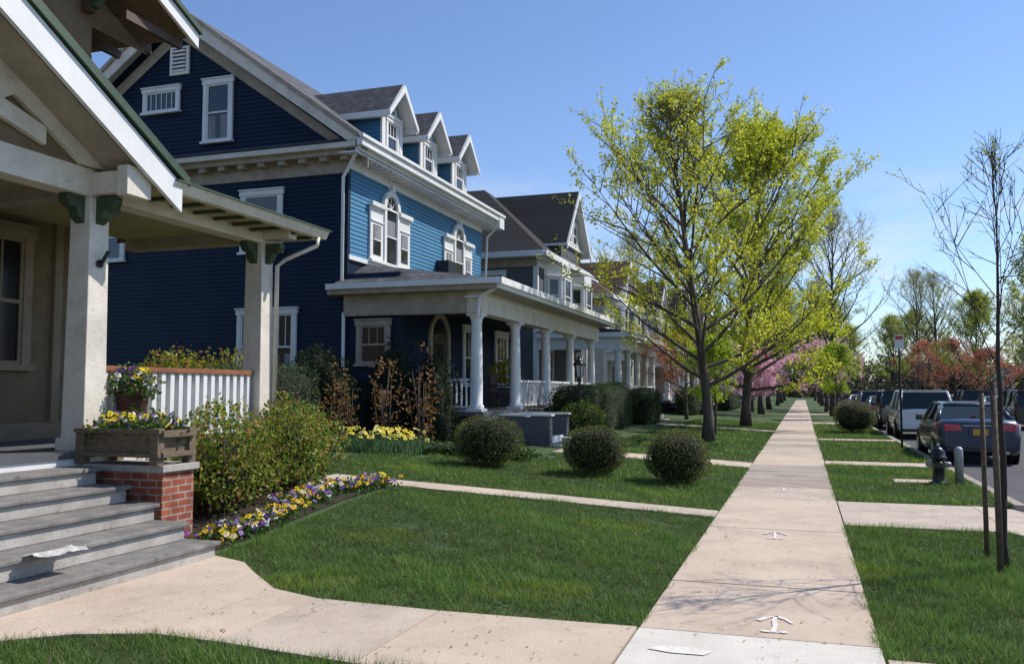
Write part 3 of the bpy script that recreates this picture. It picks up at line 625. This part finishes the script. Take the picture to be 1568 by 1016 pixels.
e=empty('flower_pot'); b=MB(); b.tube([(-7.2,8.0,.99),(-7.2,8.0,1.25),(-7.2,8.0,1.56),(-7.2,8.0,1.58),(-7.2,8.0,1.62)],[.1,.14,.17,.19,.19],18,'terra'); b.build('pot',e)
n=45; d=unit(n); P=np.array([-7.2,8.0,1.74])+d*[.22,.22,.15]; P[:,2]=np.maximum(P[:,2],1.65); flowers('',P,.042,PANSY,LG,900,e,.055,.12)
b=MB()
yy=list(np.arange(7.45,11.6,.25)); 
for i in range(len(yy)-1):
    for x0,x1 in ((-5.62,-6.2),(-6.2,-7.2)): b.face([(x0,yy[i],T(x0,yy[i])+.012),(x0,yy[i+1],T(x0,yy[i+1])+.012),(x1,yy[i+1],T(x1,yy[i+1])+.012),(x1,yy[i],T(x1,yy[i])+.012)],'bed')
b.build('planting_bed')
n=360; y=rng.uniform(7.6,11.5,n); x=-5.88-.12*np.sin(y*2.1)+rng.normal(0,.13,n); z=tz(x,y)+rng.uniform(.07,.17,n)
flowers('pansy_bed',np.stack([x,y,z],1),.042,PANSY,LG,5000,None,.055,.1)
YG=[(.20,.27,.03),(.28,.32,.04),(.13,.20,.03),(.34,.2,.06),(.08,.14,.03)]
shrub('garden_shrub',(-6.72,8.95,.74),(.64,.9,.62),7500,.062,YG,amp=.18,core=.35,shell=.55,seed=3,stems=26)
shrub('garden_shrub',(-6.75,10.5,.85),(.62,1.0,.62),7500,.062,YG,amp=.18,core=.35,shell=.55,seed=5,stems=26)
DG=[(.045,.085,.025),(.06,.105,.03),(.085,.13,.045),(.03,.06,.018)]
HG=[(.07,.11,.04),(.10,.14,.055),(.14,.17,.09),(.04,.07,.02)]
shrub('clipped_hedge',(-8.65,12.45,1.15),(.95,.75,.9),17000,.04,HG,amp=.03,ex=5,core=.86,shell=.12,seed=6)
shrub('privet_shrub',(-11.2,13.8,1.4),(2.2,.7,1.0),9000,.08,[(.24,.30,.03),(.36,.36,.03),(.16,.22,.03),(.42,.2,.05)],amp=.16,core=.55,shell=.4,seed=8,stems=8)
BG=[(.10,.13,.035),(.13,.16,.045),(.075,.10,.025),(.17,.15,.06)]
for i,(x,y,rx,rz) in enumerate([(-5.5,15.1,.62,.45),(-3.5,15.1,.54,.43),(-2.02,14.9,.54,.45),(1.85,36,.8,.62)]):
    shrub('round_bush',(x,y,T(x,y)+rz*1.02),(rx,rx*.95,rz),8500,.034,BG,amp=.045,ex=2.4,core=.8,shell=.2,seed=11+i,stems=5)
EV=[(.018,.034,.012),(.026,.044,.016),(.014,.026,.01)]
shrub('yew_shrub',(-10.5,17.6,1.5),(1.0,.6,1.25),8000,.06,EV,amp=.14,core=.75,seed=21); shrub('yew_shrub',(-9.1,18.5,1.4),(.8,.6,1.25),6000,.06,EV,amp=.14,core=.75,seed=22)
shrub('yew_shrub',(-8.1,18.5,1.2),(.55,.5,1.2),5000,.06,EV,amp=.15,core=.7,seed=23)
RB=[(.30,.14,.06),(.22,.11,.05),(.36,.2,.08),(.18,.17,.05)]
for i,(x,y,h) in enumerate([(-9.4,16.6,.85),(-8.5,16.9,1.1),(-7.75,17.2,1.0),(-10.1,16.5,.6)]):
    shrub('red_leaf_shrub',(x,y,.35+h),(.42,.4,h),600,.085,RB,amp=.25,core=0,shell=.7,seed=30+i,stems=9,sparse=1.3)
shrub('ground_cover',(-7.2,16.8,.42),(2.4,.7,.16),7000,.07,LG,amp=.15,core=.8,seed=40)
n=90; x=rng.uniform(-9.1,-7.3,n); y=rng.uniform(15.6,16.5,n); P=np.stack([x,y,tz(x,y)+rng.uniform(.26,.5,n)],1)
e=flowers('daffodil_clump',P,.055,[(.9,.72,.04),(.9,.8,.2)],LG,10)
n=900; x=rng.uniform(-9.6,-7.2,n); y=rng.uniform(15.5,16.6,n); z=tz(x,y); a=rng.uniform(0,6.28,n); h=rng.uniform(.25,.45,n)
p=np.stack([x,y,z],1); d=np.stack([np.cos(a)*.012,np.sin(a)*.012,z*0],1); tip=p+np.stack([rng.normal(0,.08,n),rng.normal(0,.08,n),h],1)
V=np.stack([p-d,p+d,tip],1).reshape(-1,3); obj('daffodil_leaves',npmesh('daffodil_leaves',V,np.arange(3*n).reshape(n,3),'fol',np.repeat(pick([(.14,.24,.12),(.09,.18,.08)],n),3,0)),e)
def hedge(x0,x1,y0,y1,z1,seed): shrub('hedge',((x0+x1)/2,(y0+y1)/2,(z1+.2)/2),((x1-x0)/2,(y1-y0)/2,(z1-.2)/2),9000,.06,DG,amp=.04,ex=6,core=.88,shell=.1,seed=seed)
hedge(-6.9,-5.9,23.6,27.4,1.75,50); hedge(-6.9,-6.0,27.8,32.5,1.85,51); hedge(-6.8,-5.6,34,37,1.7,52); hedge(-6.8,-5.5,48,55,1.8,53); hedge(-6,-4.8,62,75,1.7,54)
shrub('forsythia_shrub',(-8.6,25.2,2.2),(.5,.5,.35),900,.09,[(.65,.55,.02),(.3,.35,.04)],core=0,seed=60,stems=6)
shrub('azalea_shrub',(-5.8,23.4,.75),(.7,.7,.55),3500,.07,[(.1,.17,.03),(.2,.25,.04)],core=.7,seed=61)

# ------------------------------------------------------------------ trees
def gen_tree(seed,height,r0,cb,radius,n1,n2,n3,leaf,pal,lean=(0,0),elev=(35,75),barkm='bark',lsz=.075,csize=.10,tw=.55,thin=1.0,dens0=.62,curl=.05,low=.62):
    R=random.Random(seed); W=MB(); tips=[]
    K=14; tp=[]; x=y=0
    for k in range(K+1):
        t=k/K; x+=R.uniform(-.06,.06)*height/12; y+=R.uniform(-.06,.06)*height/12
        tp.append(Vector((x+lean[0]*t**1.3,y+lean[1]*t**1.3,height*.96*t)))
    rad=[max(.012*min(1,thin),r0*(1-k/K)**.85*(1.35 if k==0 else 1)) for k in range(K+1)]
    W.tube(tp,rad,10,barkm)
    def at(pts,t):
        f=t*(len(pts)-1); i=min(int(f),len(pts)-2); return pts[i].lerp(pts[i+1],f-i),(pts[i+1]-pts[i]).normalized()
    def br(p,d,L,r,segs,sides,curl):
        pts=[p]; q=p.copy(); dd=d.copy()
        for i in range(segs):
            dd=(dd+Vector((R.uniform(-1,1),R.uniform(-1,1),R.uniform(-1,1)))*.13+Vector((0,0,curl))).normalized(); q=q+dd*(L/segs); pts.append(q.copy())
        W.tube(pts,[max(.0028*min(1,thin*1.3),r*(1-i/(segs+.5))) for i in range(segs+1)],sides,barkm,cap=False); return pts
    for i in range(n1):
        f=(i+R.random()*.6)/n1; t=cb+(1-cb)*f*.97; p,_=at(tp,t)
        az=i*2.399+R.uniform(-.4,.4); el=math.radians(elev[0]+(elev[1]-elev[0])*f+R.uniform(-8,8))
        prof=(1-f)**.55*(low+(1-low)*min(1,f*3.5))+.08
        L=radius*prof/max(.3,math.cos(el))*R.uniform(.72,1.08); L=min(L,max(.25*height/8,(height-p.z)*.95/max(.5,math.sin(el)+.15)))
        d=Vector((math.cos(az)*math.cos(el),math.sin(az)*math.cos(el),math.sin(el)))
        b1=br(p,d,L,min(r0*.42*(1-f*.6),.02+L*.016)*thin,6,6,curl)
        for j in range(n2):
            s=.22+.78*(j+R.random()*.7)/n2; s=min(s,.99); p2,d2=at(b1,s)
            o=Vector((R.uniform(-1,1),R.uniform(-1,1),R.uniform(-.4,.7))).normalized(); d3=(d2*.75+o*.75).normalized(); L2=(L*.42*(1.1-s*.65)*R.uniform(.6,1.2)+.2*min(1,height/8))
            b2=br(p2,d3,L2,(.006+L2*.009)*thin,4,4,.04)
            for k in range(n3):
                s2=.25+.75*(k+R.random())/n3; s2=min(s2,1); p4,d4=at(b2,s2)
                o=Vector((R.uniform(-1,1),R.uniform(-1,1),R.uniform(-.3,1))).normalized(); d5=(d4*.7+o*.7).normalized(); L3=tw*R.uniform(.5,1.2)
                b3=br(p4,d5,L3,.0065*thin,2,3,.05)
                for s3 in (.35,.6,.8,1.0): tips.append(at(b3,min(s3,.999))[0])
    tips=np.array([tuple(v) for v in tips]); me2=None
    if leaf>0:
        dens=np.sin(tips[:,0]*1.9+seed)+np.sin(tips[:,1]*2.1+seed*2)+np.sin(tips[:,2]*1.7)
        keep=rng.random(len(tips))<np.clip(dens0+.25*dens,.12,1)
        T2=tips[keep]; P=np.repeat(T2,leaf,0)+rng.normal(0,csize*.6,(len(T2)*leaf,3))
        me2=leafmesh('foliage',P,lsz,pal,asp=.6,var=.3,patch=.2)
    return W.mesh('trunk_and_branches'),me2
def place(name,ms,x,y,sc=1,rz=0,z=None):
    e=empty(name,loc=(x,y,(T(x,y) if z is None else z)-.03),rz=rz,sc=sc); obj('trunk_and_branches',ms[0],e)
    if ms[1]: obj('foliage',ms[1],e)
    return e
YL=[(.66,.66,.06),(.56,.60,.05),(.76,.74,.10),(.46,.50,.05)]
YL2=[(.64,.66,.05),(.54,.60,.04),(.76,.76,.08),(.42,.47,.04)]
tA=gen_tree(101,10.6,.16,.16,5.1,42,10,6,5,YL,lean=(-.9,.2),elev=(20,74),lsz=.09,csize=.085,dens0=.58,low=.7)
tB=gen_tree(202,12.9,.21,.12,5.6,50,10,7,8,YL2,lean=(1.1,0),elev=(14,74),lsz=.115,csize=.13,tw=.7,dens0=.75,low=.75)
tC=gen_tree(303,13.5,.2,.2,4.6,30,8,6,2,[(.5,.5,.14),(.42,.42,.12)],elev=(35,75),lsz=.1,tw=.8,dens0=.4)
tD=gen_tree(404,11,.17,.2,4.8,28,8,6,6,[(.36,.42,.07),(.46,.5,.08),(.24,.3,.05)],lsz=.16,csize=.2,tw=.8,dens0=.5)
tP=gen_tree(505,4.4,.12,.22,3.6,18,8,6,8,[(.9,.52,.62),(.92,.64,.72),(.8,.4,.52)],elev=(10,45),lsz=.13,csize=.14)
tR=gen_tree(606,5.5,.12,.2,3.8,18,8,6,5,[(.52,.2,.13),(.6,.28,.18),(.4,.17,.1)],elev=(15,55),lsz=.12,csize=.16,dens0=.45)
tS=gen_tree(707,3.95,.034,.36,1.0,20,5,3,1,[(.5,.55,.08)],elev=(45,75),barkm='barkd',lsz=.028,csize=.02,tw=.15,thin=.5,dens0=.25)
tG=gen_tree(808,4.2,.07,.25,1.7,18,6,5,7,[(.46,.58,.05),(.36,.48,.05)],elev=(35,70),lsz=.11,csize=.14,tw=.4)
place('street_tree',tA,-2.72,26.6,rz=0); place('street_tree',tB,-2.4,39,rz=0)
place('small_tree',tG,-2.9,31,.75,1.0)
place('street_tree',tC,-2.6,60,.95,2.0); place('street_tree',tC,-2.6,76,1.0,1.0); place('street_tree',tD,-2.6,96,1.1,3.0); place('street_tree',tC,-2.5,116,1.0,1.7); place('street_tree',tD,-2.6,140,1.2,.4)
place('street_tree',tC,1.95,60,.98,.5); place('street_tree',tD,1.95,80,.85,1.5); place('street_tree',tC,1.95,100,1.0,2.5); place('street_tree',tC,1.95,122,1.05,3.5); place('street_tree',tD,1.95,150,1.1,4.5)
place('small_tree',tG,1.8,52,.95,.0)
place('cherry_tree',tP,-3.2,54,.8,1); place('cherry_tree',tP,-3.4,64,1.0,2); place('cherry_tree',tP,1.7,72,1.1,2.5); place('red_maple_tree',tR,-5.4,43,.75,0)
for i,(k,x,y,s) in enumerate([(tD,14.5,60,1.0),(tC,16,50,.8),(tD,13.5,80,.85),(tC,13,98,1.0),(tC,14,122,1.25),(tD,13,140,1.1),(tD,24,75,1.0),(tC,24,100,1.1),(tD,18,160,1.3),(tC,-14,75,1.1),(tD,-16,105,1.1),(tD,30,130,1.4),(tD,9,190,1.3),(tD,-4,190,1.3),(tD,3,215,1.3),(tD,-12,205,1.3)]): place('street_tree',k,x,y,s,i*1.3)
place('red_maple_tree',tR,13.2,88,1.1,0); place('red_maple_tree',tR,13.5,108,1.25,2); place('red_maple_tree',tR,12.8,70,.8,1)
place('young_tree',tS,1.72,8.95,1,.4)
b=MB(); b.tube([(1.66,9.55,-.1),(1.66,9.55,1.6)],[.024,.022],8,'woodg'); b.build('tree_stake')
b=MB(); b.tube([(1.62,8.72,-.1),(1.61,8.72,1.58)],[.028,.026],8,'woodg'); b.build('tree_stake')
b=MB(); b.tube([(1.66,9.55,1.45),(1.72,8.98,1.4),(1.61,8.72,1.45)],[.006]*3,6,'black'); b.build('tree_tie')
n=90000; cx=rng.uniform(-90,150,600); cy=rng.uniform(215,300,600); cr=rng.uniform(2.5,5,600); ch=rng.uniform(0,1,600)**1.3*9
k=rng.integers(0,600,n); d=unit(n)*rng.uniform(.3,1,(n,1)); P=np.stack([cx[k]+d[:,0]*cr[k],cy[k]+d[:,1]*cr[k],ch[k]+d[:,2]*cr[k]*.9],1); P[:,2]=np.abs(P[:,2])
obj('distant_trees',leafmesh('distant_trees',P,1.2,[(.07,.09,.04),(.10,.08,.06),(.09,.12,.04),(.13,.10,.08)],asp=.6))

# ------------------------------------------------------------------ generic houses
def gen_house(name,y0,wd,wall,roofm,eave=7.6,peak=11.8,gw=4.2,gz=11.4,bay=True,xw=-11.,dep=10,loc=(0,0,0),rz=0,porchtrim='white',ya=None):
    H=House(); y1=y0+wd; w=H['walls']; t=H['trim']; r=H['roof']; yc=(y0+y1)/2
    w.box(xw-dep,xw,y0,y1,0,eave,wall); o=.5
    a=[(xw+o,y0-o,eave),(xw+o,y1+o,eave),(xw-dep-o,y1+o,eave),(xw-dep-o,y0-o,eave)]
    p=[(xw-dep/2+1,y0+wd*.45,peak),(xw-dep/2+1,y1-wd*.45,peak),(xw-dep/2-1,y1-wd*.45,peak),(xw-dep/2-1,y0+wd*.45,peak)]
    for i in range(4): r.face([a[i],a[(i+1)%4],p[(i+1)%4],p[i]],roofm)
    r.face(p,roofm); r.face([(q[0],q[1],q[2]-.22) for q in a],'white')
    t.box(xw+o-.02,xw+o+.1,y0-o,y1+o,eave-.22,eave+.03,'white'); t.box(xw-dep-o,xw+o-.02,y0-o-.08,y0-o+.02,eave-.22,eave+.03,'white')
    t.box(xw,xw+.06,y0,y1,eave-.6,eave-.23,'white'); t.box(xw-dep,xw,y0-.06,y0,eave-.6,eave-.23,'creamd')
    for yy in (y0-.04,y1-.16): t.box(xw-.16,xw+.05,yy,yy+.2,.5,eave-.6,'white')
    yy=y0-.3
    while yy<y1+.3: t.box(xw+.06,xw+o-.03,yy,yy+.08,eave-.34,eave-.225,'white'); yy+=.45
    g=H['front_gable']; fe=Fr((xw+.25,0,0),(0,1,0),(1,0,0)); yg=yc if ya is None else ya
    g.box(xw-2,xw+.24,yg-gw/2+.3,yg+gw/2-.3,eave,eave+1.0,wall); g.prism([(yg-gw/2+.3,eave+1),(yg+gw/2-.3,eave+1),(yg,gz-.2)],fe,-.2,0,'white')
    for s in (-1,1):
        g.slab([(xw+.65,yg+s*(gw/2+.2),eave+.85),(xw-5,yg+s*(gw/2+.2),eave+.85),(xw-5,yg,gz),(xw+.65,yg,gz)],.1,roofm,'white','white')
        g.prism([(yg+s*(gw/2+.22),eave+.55),(yg+s*(gw/2+.22),eave+.8),(yg,gz),(yg,gz-.32)],Fr((xw+.65,0,0),(0,1,0),(1,0,0)),0,.06,'white')
    g.fbox(fe,yg-gw/2+.1,yg+gw/2-.1,eave+.95,eave+1.1,0,.12,'white')
    hi=gz-eave>3.2
    for q in (-.55,.55): window({'trim':g,'windows':H['windows']},fe,yg+q,.7,eave+1.2 if hi else eave+.2,eave+2.1 if hi else eave+.85,munt=1)
    FE=Fr((xw,0,0),(0,1,0),(1,0,0)); FSo=Fr((0,y0,0),(1,0,0),(0,-1,0))
    if bay:
        for q in (y0+wd*.27,y0+wd*.73):
            g.hexa([(xw,q-1.3,4.6),(xw+.7,q-.75,4.6),(xw+.7,q+.75,4.6),(xw,q+1.3,4.6),(xw,q-1.3,eave-.24),(xw+.7,q-.75,eave-.24),(xw+.7,q+.75,eave-.24),(xw,q+1.3,eave-.24)],'white')
            window(H,Fr((xw+.7,0,0),(0,1,0),(1,0,0)),q,1.0,5.2,6.7)
            d=Vector((.7,.55,0)).normalized(); nn=Vector((d.y,-d.x,0)); window(H,Fr((xw,q-1.3,0),d,nn),.45,.5,5.2,6.7,cas=.08)
    else:
        for q in (y0+wd*.25,y0+wd*.75): window(H,FE,q,1.0,5.2,6.8)
    for q in (xw-2,xw-5,xw-8): window(H,FSo,q,.9,5.2,6.8); window(H,FSo,q,.9,1.9,3.4)
    for q in (y0+wd*.2,y0+wd*.8): window(H,FE,q,1.1,1.8,3.4)
    H['chimney'].box(xw-6.2,xw-5.4,y0+wd*.62,y0+wd*.62+.7,eave+1,peak+.4,'brick')
    pr=H['porch']; x1=-6.8; 
    pr.slab([(x1,y0-.2,4.1),(x1,y1+.2,4.1),(xw,y1-.8,4.8),(xw,y0+.8,4.8)],.1,roofm,'white','white'); pr.face([(x1,y0-.2,4.1),(xw,y0-.2,4.1),(xw,y0+.8,4.8)],roofm)
    pr.box(x1-.05,x1+.07,y0-.3,y1+.3,3.9,4.12,'white'); pr.box(-7.6,-7.3,y0,y1,3.4,3.92,porchtrim); pr.box(xw,-7.6,y0,y0+.28,3.4,3.92,porchtrim); pr.box(xw,x1-.05,y0-.2,y0-.15,3.9,4.1,'white')
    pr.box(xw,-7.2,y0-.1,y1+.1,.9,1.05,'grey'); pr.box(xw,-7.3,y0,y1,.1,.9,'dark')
    k=5
    for i in range(k): column(pr,-7.45,y0+.2+(wd-.4)*i/(k-1),1.05,3.4,.16,porchtrim)
    rail(pr,(-7.45,y0+.4),(-7.45,y1-.4),1.05,1.85,'white',.2,.05)
    for i in range(4): pr.box(-7.2+.3*i,-6.9+.3*i,yc-.7,yc+.7,.1,.9-.2*i,'stone')
    return H.done(name,loc=loc,rz=rz)
gen_house('grey_house',36.4,9.2,'grey','rbl',eave=7.7,peak=11.7,gw=4.4,gz=11.5,ya=41.5)
gen_house('white_house',50.5,9.5,'offw','rbr',eave=7.3,peak=10.4,gw=3.0,gz=10.0)
gen_house('tan_house',65,10,'tan','rbl',eave=7.2,peak=10.6,gz=10.4)
gen_house('white_house',80,10,'offw','rbl',bay=False); gen_house('grey_house',95,10,'grey','rbr'); gen_house('tan_house',111,10,'tan','rbl',bay=False); gen_house('white_house',127,10,'offw','rsh')
for i,(y,w_) in enumerate([(60,'tan'),(78,'offw'),(98,'grey'),(118,'offw')]): gen_house('white_house' if w_=='offw' else w_+'_house',0,10,w_,'rbl',loc=(16.5,y+10,0),rz=math.pi,bay=bool(i%2))

# ------------------------------------------------------------------ cars
def car(name,x,y,kind,paint,face=0):
    H=House(); B=H['body']; G=H['windows']; D=H['details']
    if kind=='sedan':
        st=[(0,.40,.88,.74),(.03,.32,.98,.82),(.12,.27,1.04,.87),(.3,.22,1.07,.90),(.8,.2,1.05,.92),(1.4,.2,1.0,.93),(2.4,.2,.98,.93),(3.3,.2,.97,.93),(3.9,.2,.88,.9),(4.4,.24,.78,.86),(4.62,.3,.68,.78),(4.7,.36,.6,.68)]
        base=[(.60,.82,1.04),(3.45,.82,.97)]; roof=[(1.30,.63,1.40),(2.75,.62,1.43)]; bp=[2.1]
    else:
        h=1.78
        st=[(0,.40,1.0,.86),(.05,.32,1.08,.92),(.2,.26,1.1,.95),(1.2,.22,1.08,.97),(2.4,.22,1.06,.97),(3.6,.22,1.05,.97),(4.2,.22,.98,.95),(4.7,.28,.86,.88),(4.85,.36,.7,.76)]
        base=[(.07,.90,1.07),(4.0,.86,1.02)]; roof=[(.38,.74,h-.06),(3.0,.72,h-.05)]; bp=[1.5,2.7]
    rings=[]
    for (yy,zb,zt,hw) in st:
        zm=(zb+zt)/2; half=[(hw*.86,zb),(hw*.97,zb+.08),(hw,zm),(hw*.985,zt-.18),(hw*.95,zt-.07),(hw*.86,zt-.015),(hw*.4,zt+.012)]
        rings.append([(q,yy,z) for q,z in half]+[(-q,yy,z) for q,z in half[::-1]])
    B.loft(rings,paint)
    (yb0,wb0,zb0),(yb1,wb1,zb1)=base; (yr0,wr0,zr0),(yr1,wr1,zr1)=roof
    bl=[(-wb0,yb0,zb0-.04),(wb0,yb0,zb0-.04),(wb1,yb1,zb1-.04),(-wb1,yb1,zb1-.04)]; rl_=[(-wr0,yr0,zr0),(wr0,yr0,zr0),(wr1,yr1,zr1),(-wr1,yr1,zr1)]
    for i in range(4): G.face([bl[i],bl[(i+1)%4],rl_[(i+1)%4],rl_[i]],'cglass')
    ri=[(q[0]*.8,q[1]*.86+.14*(yr0+yr1)/2,q[2]+.05) for q in rl_]
    for i in range(4): B.face([rl_[i],rl_[(i+1)%4],ri[(i+1)%4],ri[i]],paint,True)
    B.face(ri,paint,True)
    for i in range(4):
        B.tube([bl[i],rl_[i]],[.06,.045],6,paint); B.tube([rl_[i],rl_[(i+1)%4]],[.04,.04],6,paint)
    for q in bp:
        for s in (-1,1): B.tube([(s*(wb0+.005),q,zb0-.03),(s*(wr0+.01),q,zr0)],[.035,.03],6,paint)
    for s in (-1,1): D.tube([(s*(wb0+.06),yb0+.5,zb0-.03),(s*(wb1+.06),yb1-.2,zb1-.02)],[.012,.012],5,'chrome')
    hw=st[3][3]; L=st[-1][0]
    for yy in (.88,L-.95):
        for s in (-1,1):
            D.tube([(s*(hw-.05),yy,.34),(s*(hw+.012),yy,.34)],[.40,.39],22,'dark',smooth=False)
            D.tube([(s*(hw-.2),yy,.325),(s*(hw-.0),yy,.325),(s*(hw+.03),yy,.325)],[.325,.325,.29],24,'tyre'); D.tube([(s*(hw),yy,.325),(s*(hw+.035),yy,.325)],[.2,.19],14,'hub',smooth=False)
    if kind=='sedan':
        for s in (-1,1):
            D.hexa([(s*.40,-.03,.80),(s*.76,-.01,.80),(s*.90,.24,.84),(s*.42,.05,.80),(s*.42,-.01,.95),(s*.76,.02,.96),(s*.905,.3,.97),(s*.42,.1,.95)],'red')
            D.tube([(s*.55,-.03,.30),(s*.55,.2,.30)],[.04,.04],8,'chrome')
        D.box(-.26,.26,-.02,.05,.68,.90,paint); D.box(-.16,.16,-.035,-.02,.70,.85,'plate'); D.box(-.74,.74,-.02,.1,.32,.42,'black'); D.box(-.38,.38,-.025,.1,.915,.94,'chrome')
        D.box(-.06,.06,.78,.9,1.12,1.14,'red')
    else:
        for s in (-1,1):
            D.hexa([(s*.78,-.01,.72),(s*.9,.03,.72),(s*.955,.2,.75),(s*.78,.1,.72),(s*.80,.05,1.12),(s*.88,.09,1.12),(s*.92,.25,1.12),(s*.8,.15,1.12)],'red')
        D.box(-.2,.2,-.03,0,.70,.86,'plate'); D.box(-.85,.85,-.05,.12,.38,.56,paint); D.box(-.8,.8,-.02,.2,.28,.38,'black'); D.box(-.45,.45,-.02,.05,.9,.94,'chrome')
        D.box(-.7,.7,.3,.45,1.74,1.77,paint)
        for s in (-1,1): D.tube([(s*.62,.7,1.8),(s*.62,2.8,1.82)],[.02,.02],6,'black')
    for s in (-1,1): D.box(min(s*.9,s*1.05),max(s*.9,s*1.05),yb1-.55,yb1-.4,zb1,zb1+.14,paint)
    for s in (-1,1): D.box(min(s*.5,s*.78),max(s*.5,s*.78),L-.14,L-.02,.62,.74,'lamp')
    return H.done(name,bevel={'details':.01},loc=(x,y,-.13),rz=face)
car('parked_sedan',3.95,23.0,'sedan','cblue'); car('parked_minivan',4.2,34.4,'van','cwhite')
car('parked_suv',4.2,42.5,'van','cblack'); car('parked_sedan',4.1,49,'sedan','csilver'); car('parked_suv',4.1,55.5,'van','csilver'); car('parked_sedan',4.1,62,'sedan','cblack'); car('parked_sedan',4.1,69,'sedan','cwhite'); car('parked_suv',4.1,76,'van','cblue'); car('parked_sedan',4.1,84,'sedan','cred'); car('parked_suv',4.1,92,'van','cwhite')
for i,(y,k,p) in enumerate([(44,'van','cblack'),(51,'sedan','csilver'),(58,'van','cblue'),(66,'sedan','cwhite'),(74,'van','cred'),(82,'sedan','cblack'),(90,'van','csilver')]): car('parked_suv' if k=='van' else 'parked_sedan',9.9,y,k,p)

# ------------------------------------------------------------------ street furniture
H=House(); b=H['hydrant']; x,y=2.22,16.85
b.tube([(x,y,0),(x,y,.03),(x,y,.05),(x,y,.1),(x,y,.42),(x,y,.44),(x,y,.47),(x,y,.48),(x,y,.56),(x,y,.62),(x,y,.65)],[.15,.15,.11,.10,.10,.14,.14,.12,.11,.07,.02],18,'black')
b.tube([(x,y,.65),(x,y,.70)],[.03,.03],5,'steel')
for d,rr in (((0,-1,0),.065),((1,0,0),.05),((-1,0,0),.05)): b.tube([(x,y,.34),(x+d[0]*.16,y+d[1]*.16,.34),(x+d[0]*.2,y+d[1]*.2,.34)],[rr,rr,rr*.8],12,'black' if d[0]==0 else 'steel')
H.done('fire_hydrant')
b=MB(); b.tube([(2.52,16.7,0),(2.52,16.7,.60),(2.52,16.7,.64),(2.52,16.7,.66)],[.07,.07,.06,.02],16,'steel'); b.build('steel_bollard')
e=empty('parking_sign'); b=MB(); b.tube([(2.62,26.8,-.1),(2.62,26.8,3.2)],[.03,.03],8,'barkd'); b.build('pole',e)
b=MB(); b.box(2.50,2.74,26.76,26.765,2.8,3.2,'sign'); b.box(2.52,2.72,26.753,26.757,3.07,3.17,'signr'); b.build('sign_plate',e,.002)
e=empty('garden_lamp_post'); b=MB(); x,y=-5.9,23.6
b.tube([(x,y,.2),(x,y,.35),(x,y,.4),(x,y,1.95),(x,y,2.0)],[.09,.09,.04,.035,.07],10,'black'); b.tube([(x,y,2.33),(x,y,2.38),(x,y,2.5),(x,y,2.6)],[.19,.17,.06,.015],6,'black')
for i in range(6):
    a=i*math.pi/3; b.tube([(x+.09*math.cos(a),y+.09*math.sin(a),2.0),(x+.15*math.cos(a),y+.15*math.sin(a),2.34)],[.012]*2,4,'black')
b.build('post_and_frame',e); b=MB(); b.tube([(x,y,2.01),(x,y,2.33)],[.08,.13],6,'lamp',smooth=False); b.build('lantern_glass',e)
b=MB(); b.tube([(-4.9,18.7,.2),(-4.9,18.7,.55),(-4.9,18.7,.6),(-4.9,18.7,.6)],[.13,.18,.2,.17],14,'white'); b.build('white_planter_pot')

# ------------------------------------------------------------------ light, sky, camera
az=math.atan2(.69,.58); el=math.radians(48)
world=bpy.data.worlds.new('World'); scene.world=world; world.use_nodes=True; nt=world.node_tree; L=nt.links
bg=nt.nodes['Background']; sky=nt.nodes.new('ShaderNodeTexSky'); sky.sky_type='NISHITA'; sky.sun_disc=False; sky.sun_elevation=el; sky.sun_rotation=az; sky.air_density=1.0; sky.dust_density=.2; sky.ozone_density=2.5
tint=nt.nodes.new('ShaderNodeVectorMath'); tint.operation='MULTIPLY'; tint.inputs[1].default_value=(1.18,1.26,1.45); L.new(sky.outputs[0],tint.inputs[0])
tc=nt.nodes.new('ShaderNodeTexCoord'); sp=nt.nodes.new('ShaderNodeSeparateXYZ'); L.new(tc.outputs['Generated'],sp.inputs[0])
mp=nt.nodes.new('ShaderNodeMapping'); mp.inputs['Scale'].default_value=(1,1,3.2); mp.inputs['Location'].default_value=(.3,.1,0); L.new(tc.outputs['Generated'],mp.inputs[0])
cl=mrange(nt,noise(nt,mp.outputs[0],4.5,6,.6),.50,.68,0,.8)
lo=mrange(nt,sp.outputs[2],.26,.14,0,1)
mm=nt.nodes.new('ShaderNodeMath'); mm.operation='MULTIPLY'; L.new(cl,mm.inputs[0]); L.new(lo,mm.inputs[1])
mx=nt.nodes.new('ShaderNodeMix'); mx.data_type='RGBA'; L.new(mm.outputs[0],mx.inputs[0]); L.new(tint.outputs[0],mx.inputs[6]); mx.inputs[7].default_value=(7.4,7.7,8.1,1)
L.new(mx.outputs[2],bg.inputs[0]); bg.inputs[1].default_value=.112
sd=bpy.data.lights.new('sun','SUN'); sd.energy=5; sd.angle=math.radians(.5); sd.color=(1,.94,.85)
so=bpy.data.objects.new('sun',sd); COL.objects.link(so)
d=-Vector((math.sin(az)*math.cos(el),math.cos(az)*math.cos(el),math.sin(el))); so.rotation_euler=d.to_track_quat('-Z','Y').to_euler(); so.location=(20,20,30)
cd=bpy.data.cameras.new('camera'); co=bpy.data.objects.new('camera',cd); COL.objects.link(co); co.location=(0,0,1.62)
co.rotation_euler=(math.radians(90+3.87),0,math.radians(18.46)); cd.lens=30.54; cd.sensor_width=36; cd.clip_end=3000; cd.clip_start=.05
scene.camera=co
scene.view_settings.view_transform='Standard'; scene.view_settings.look='None'; scene.view_settings.exposure=0
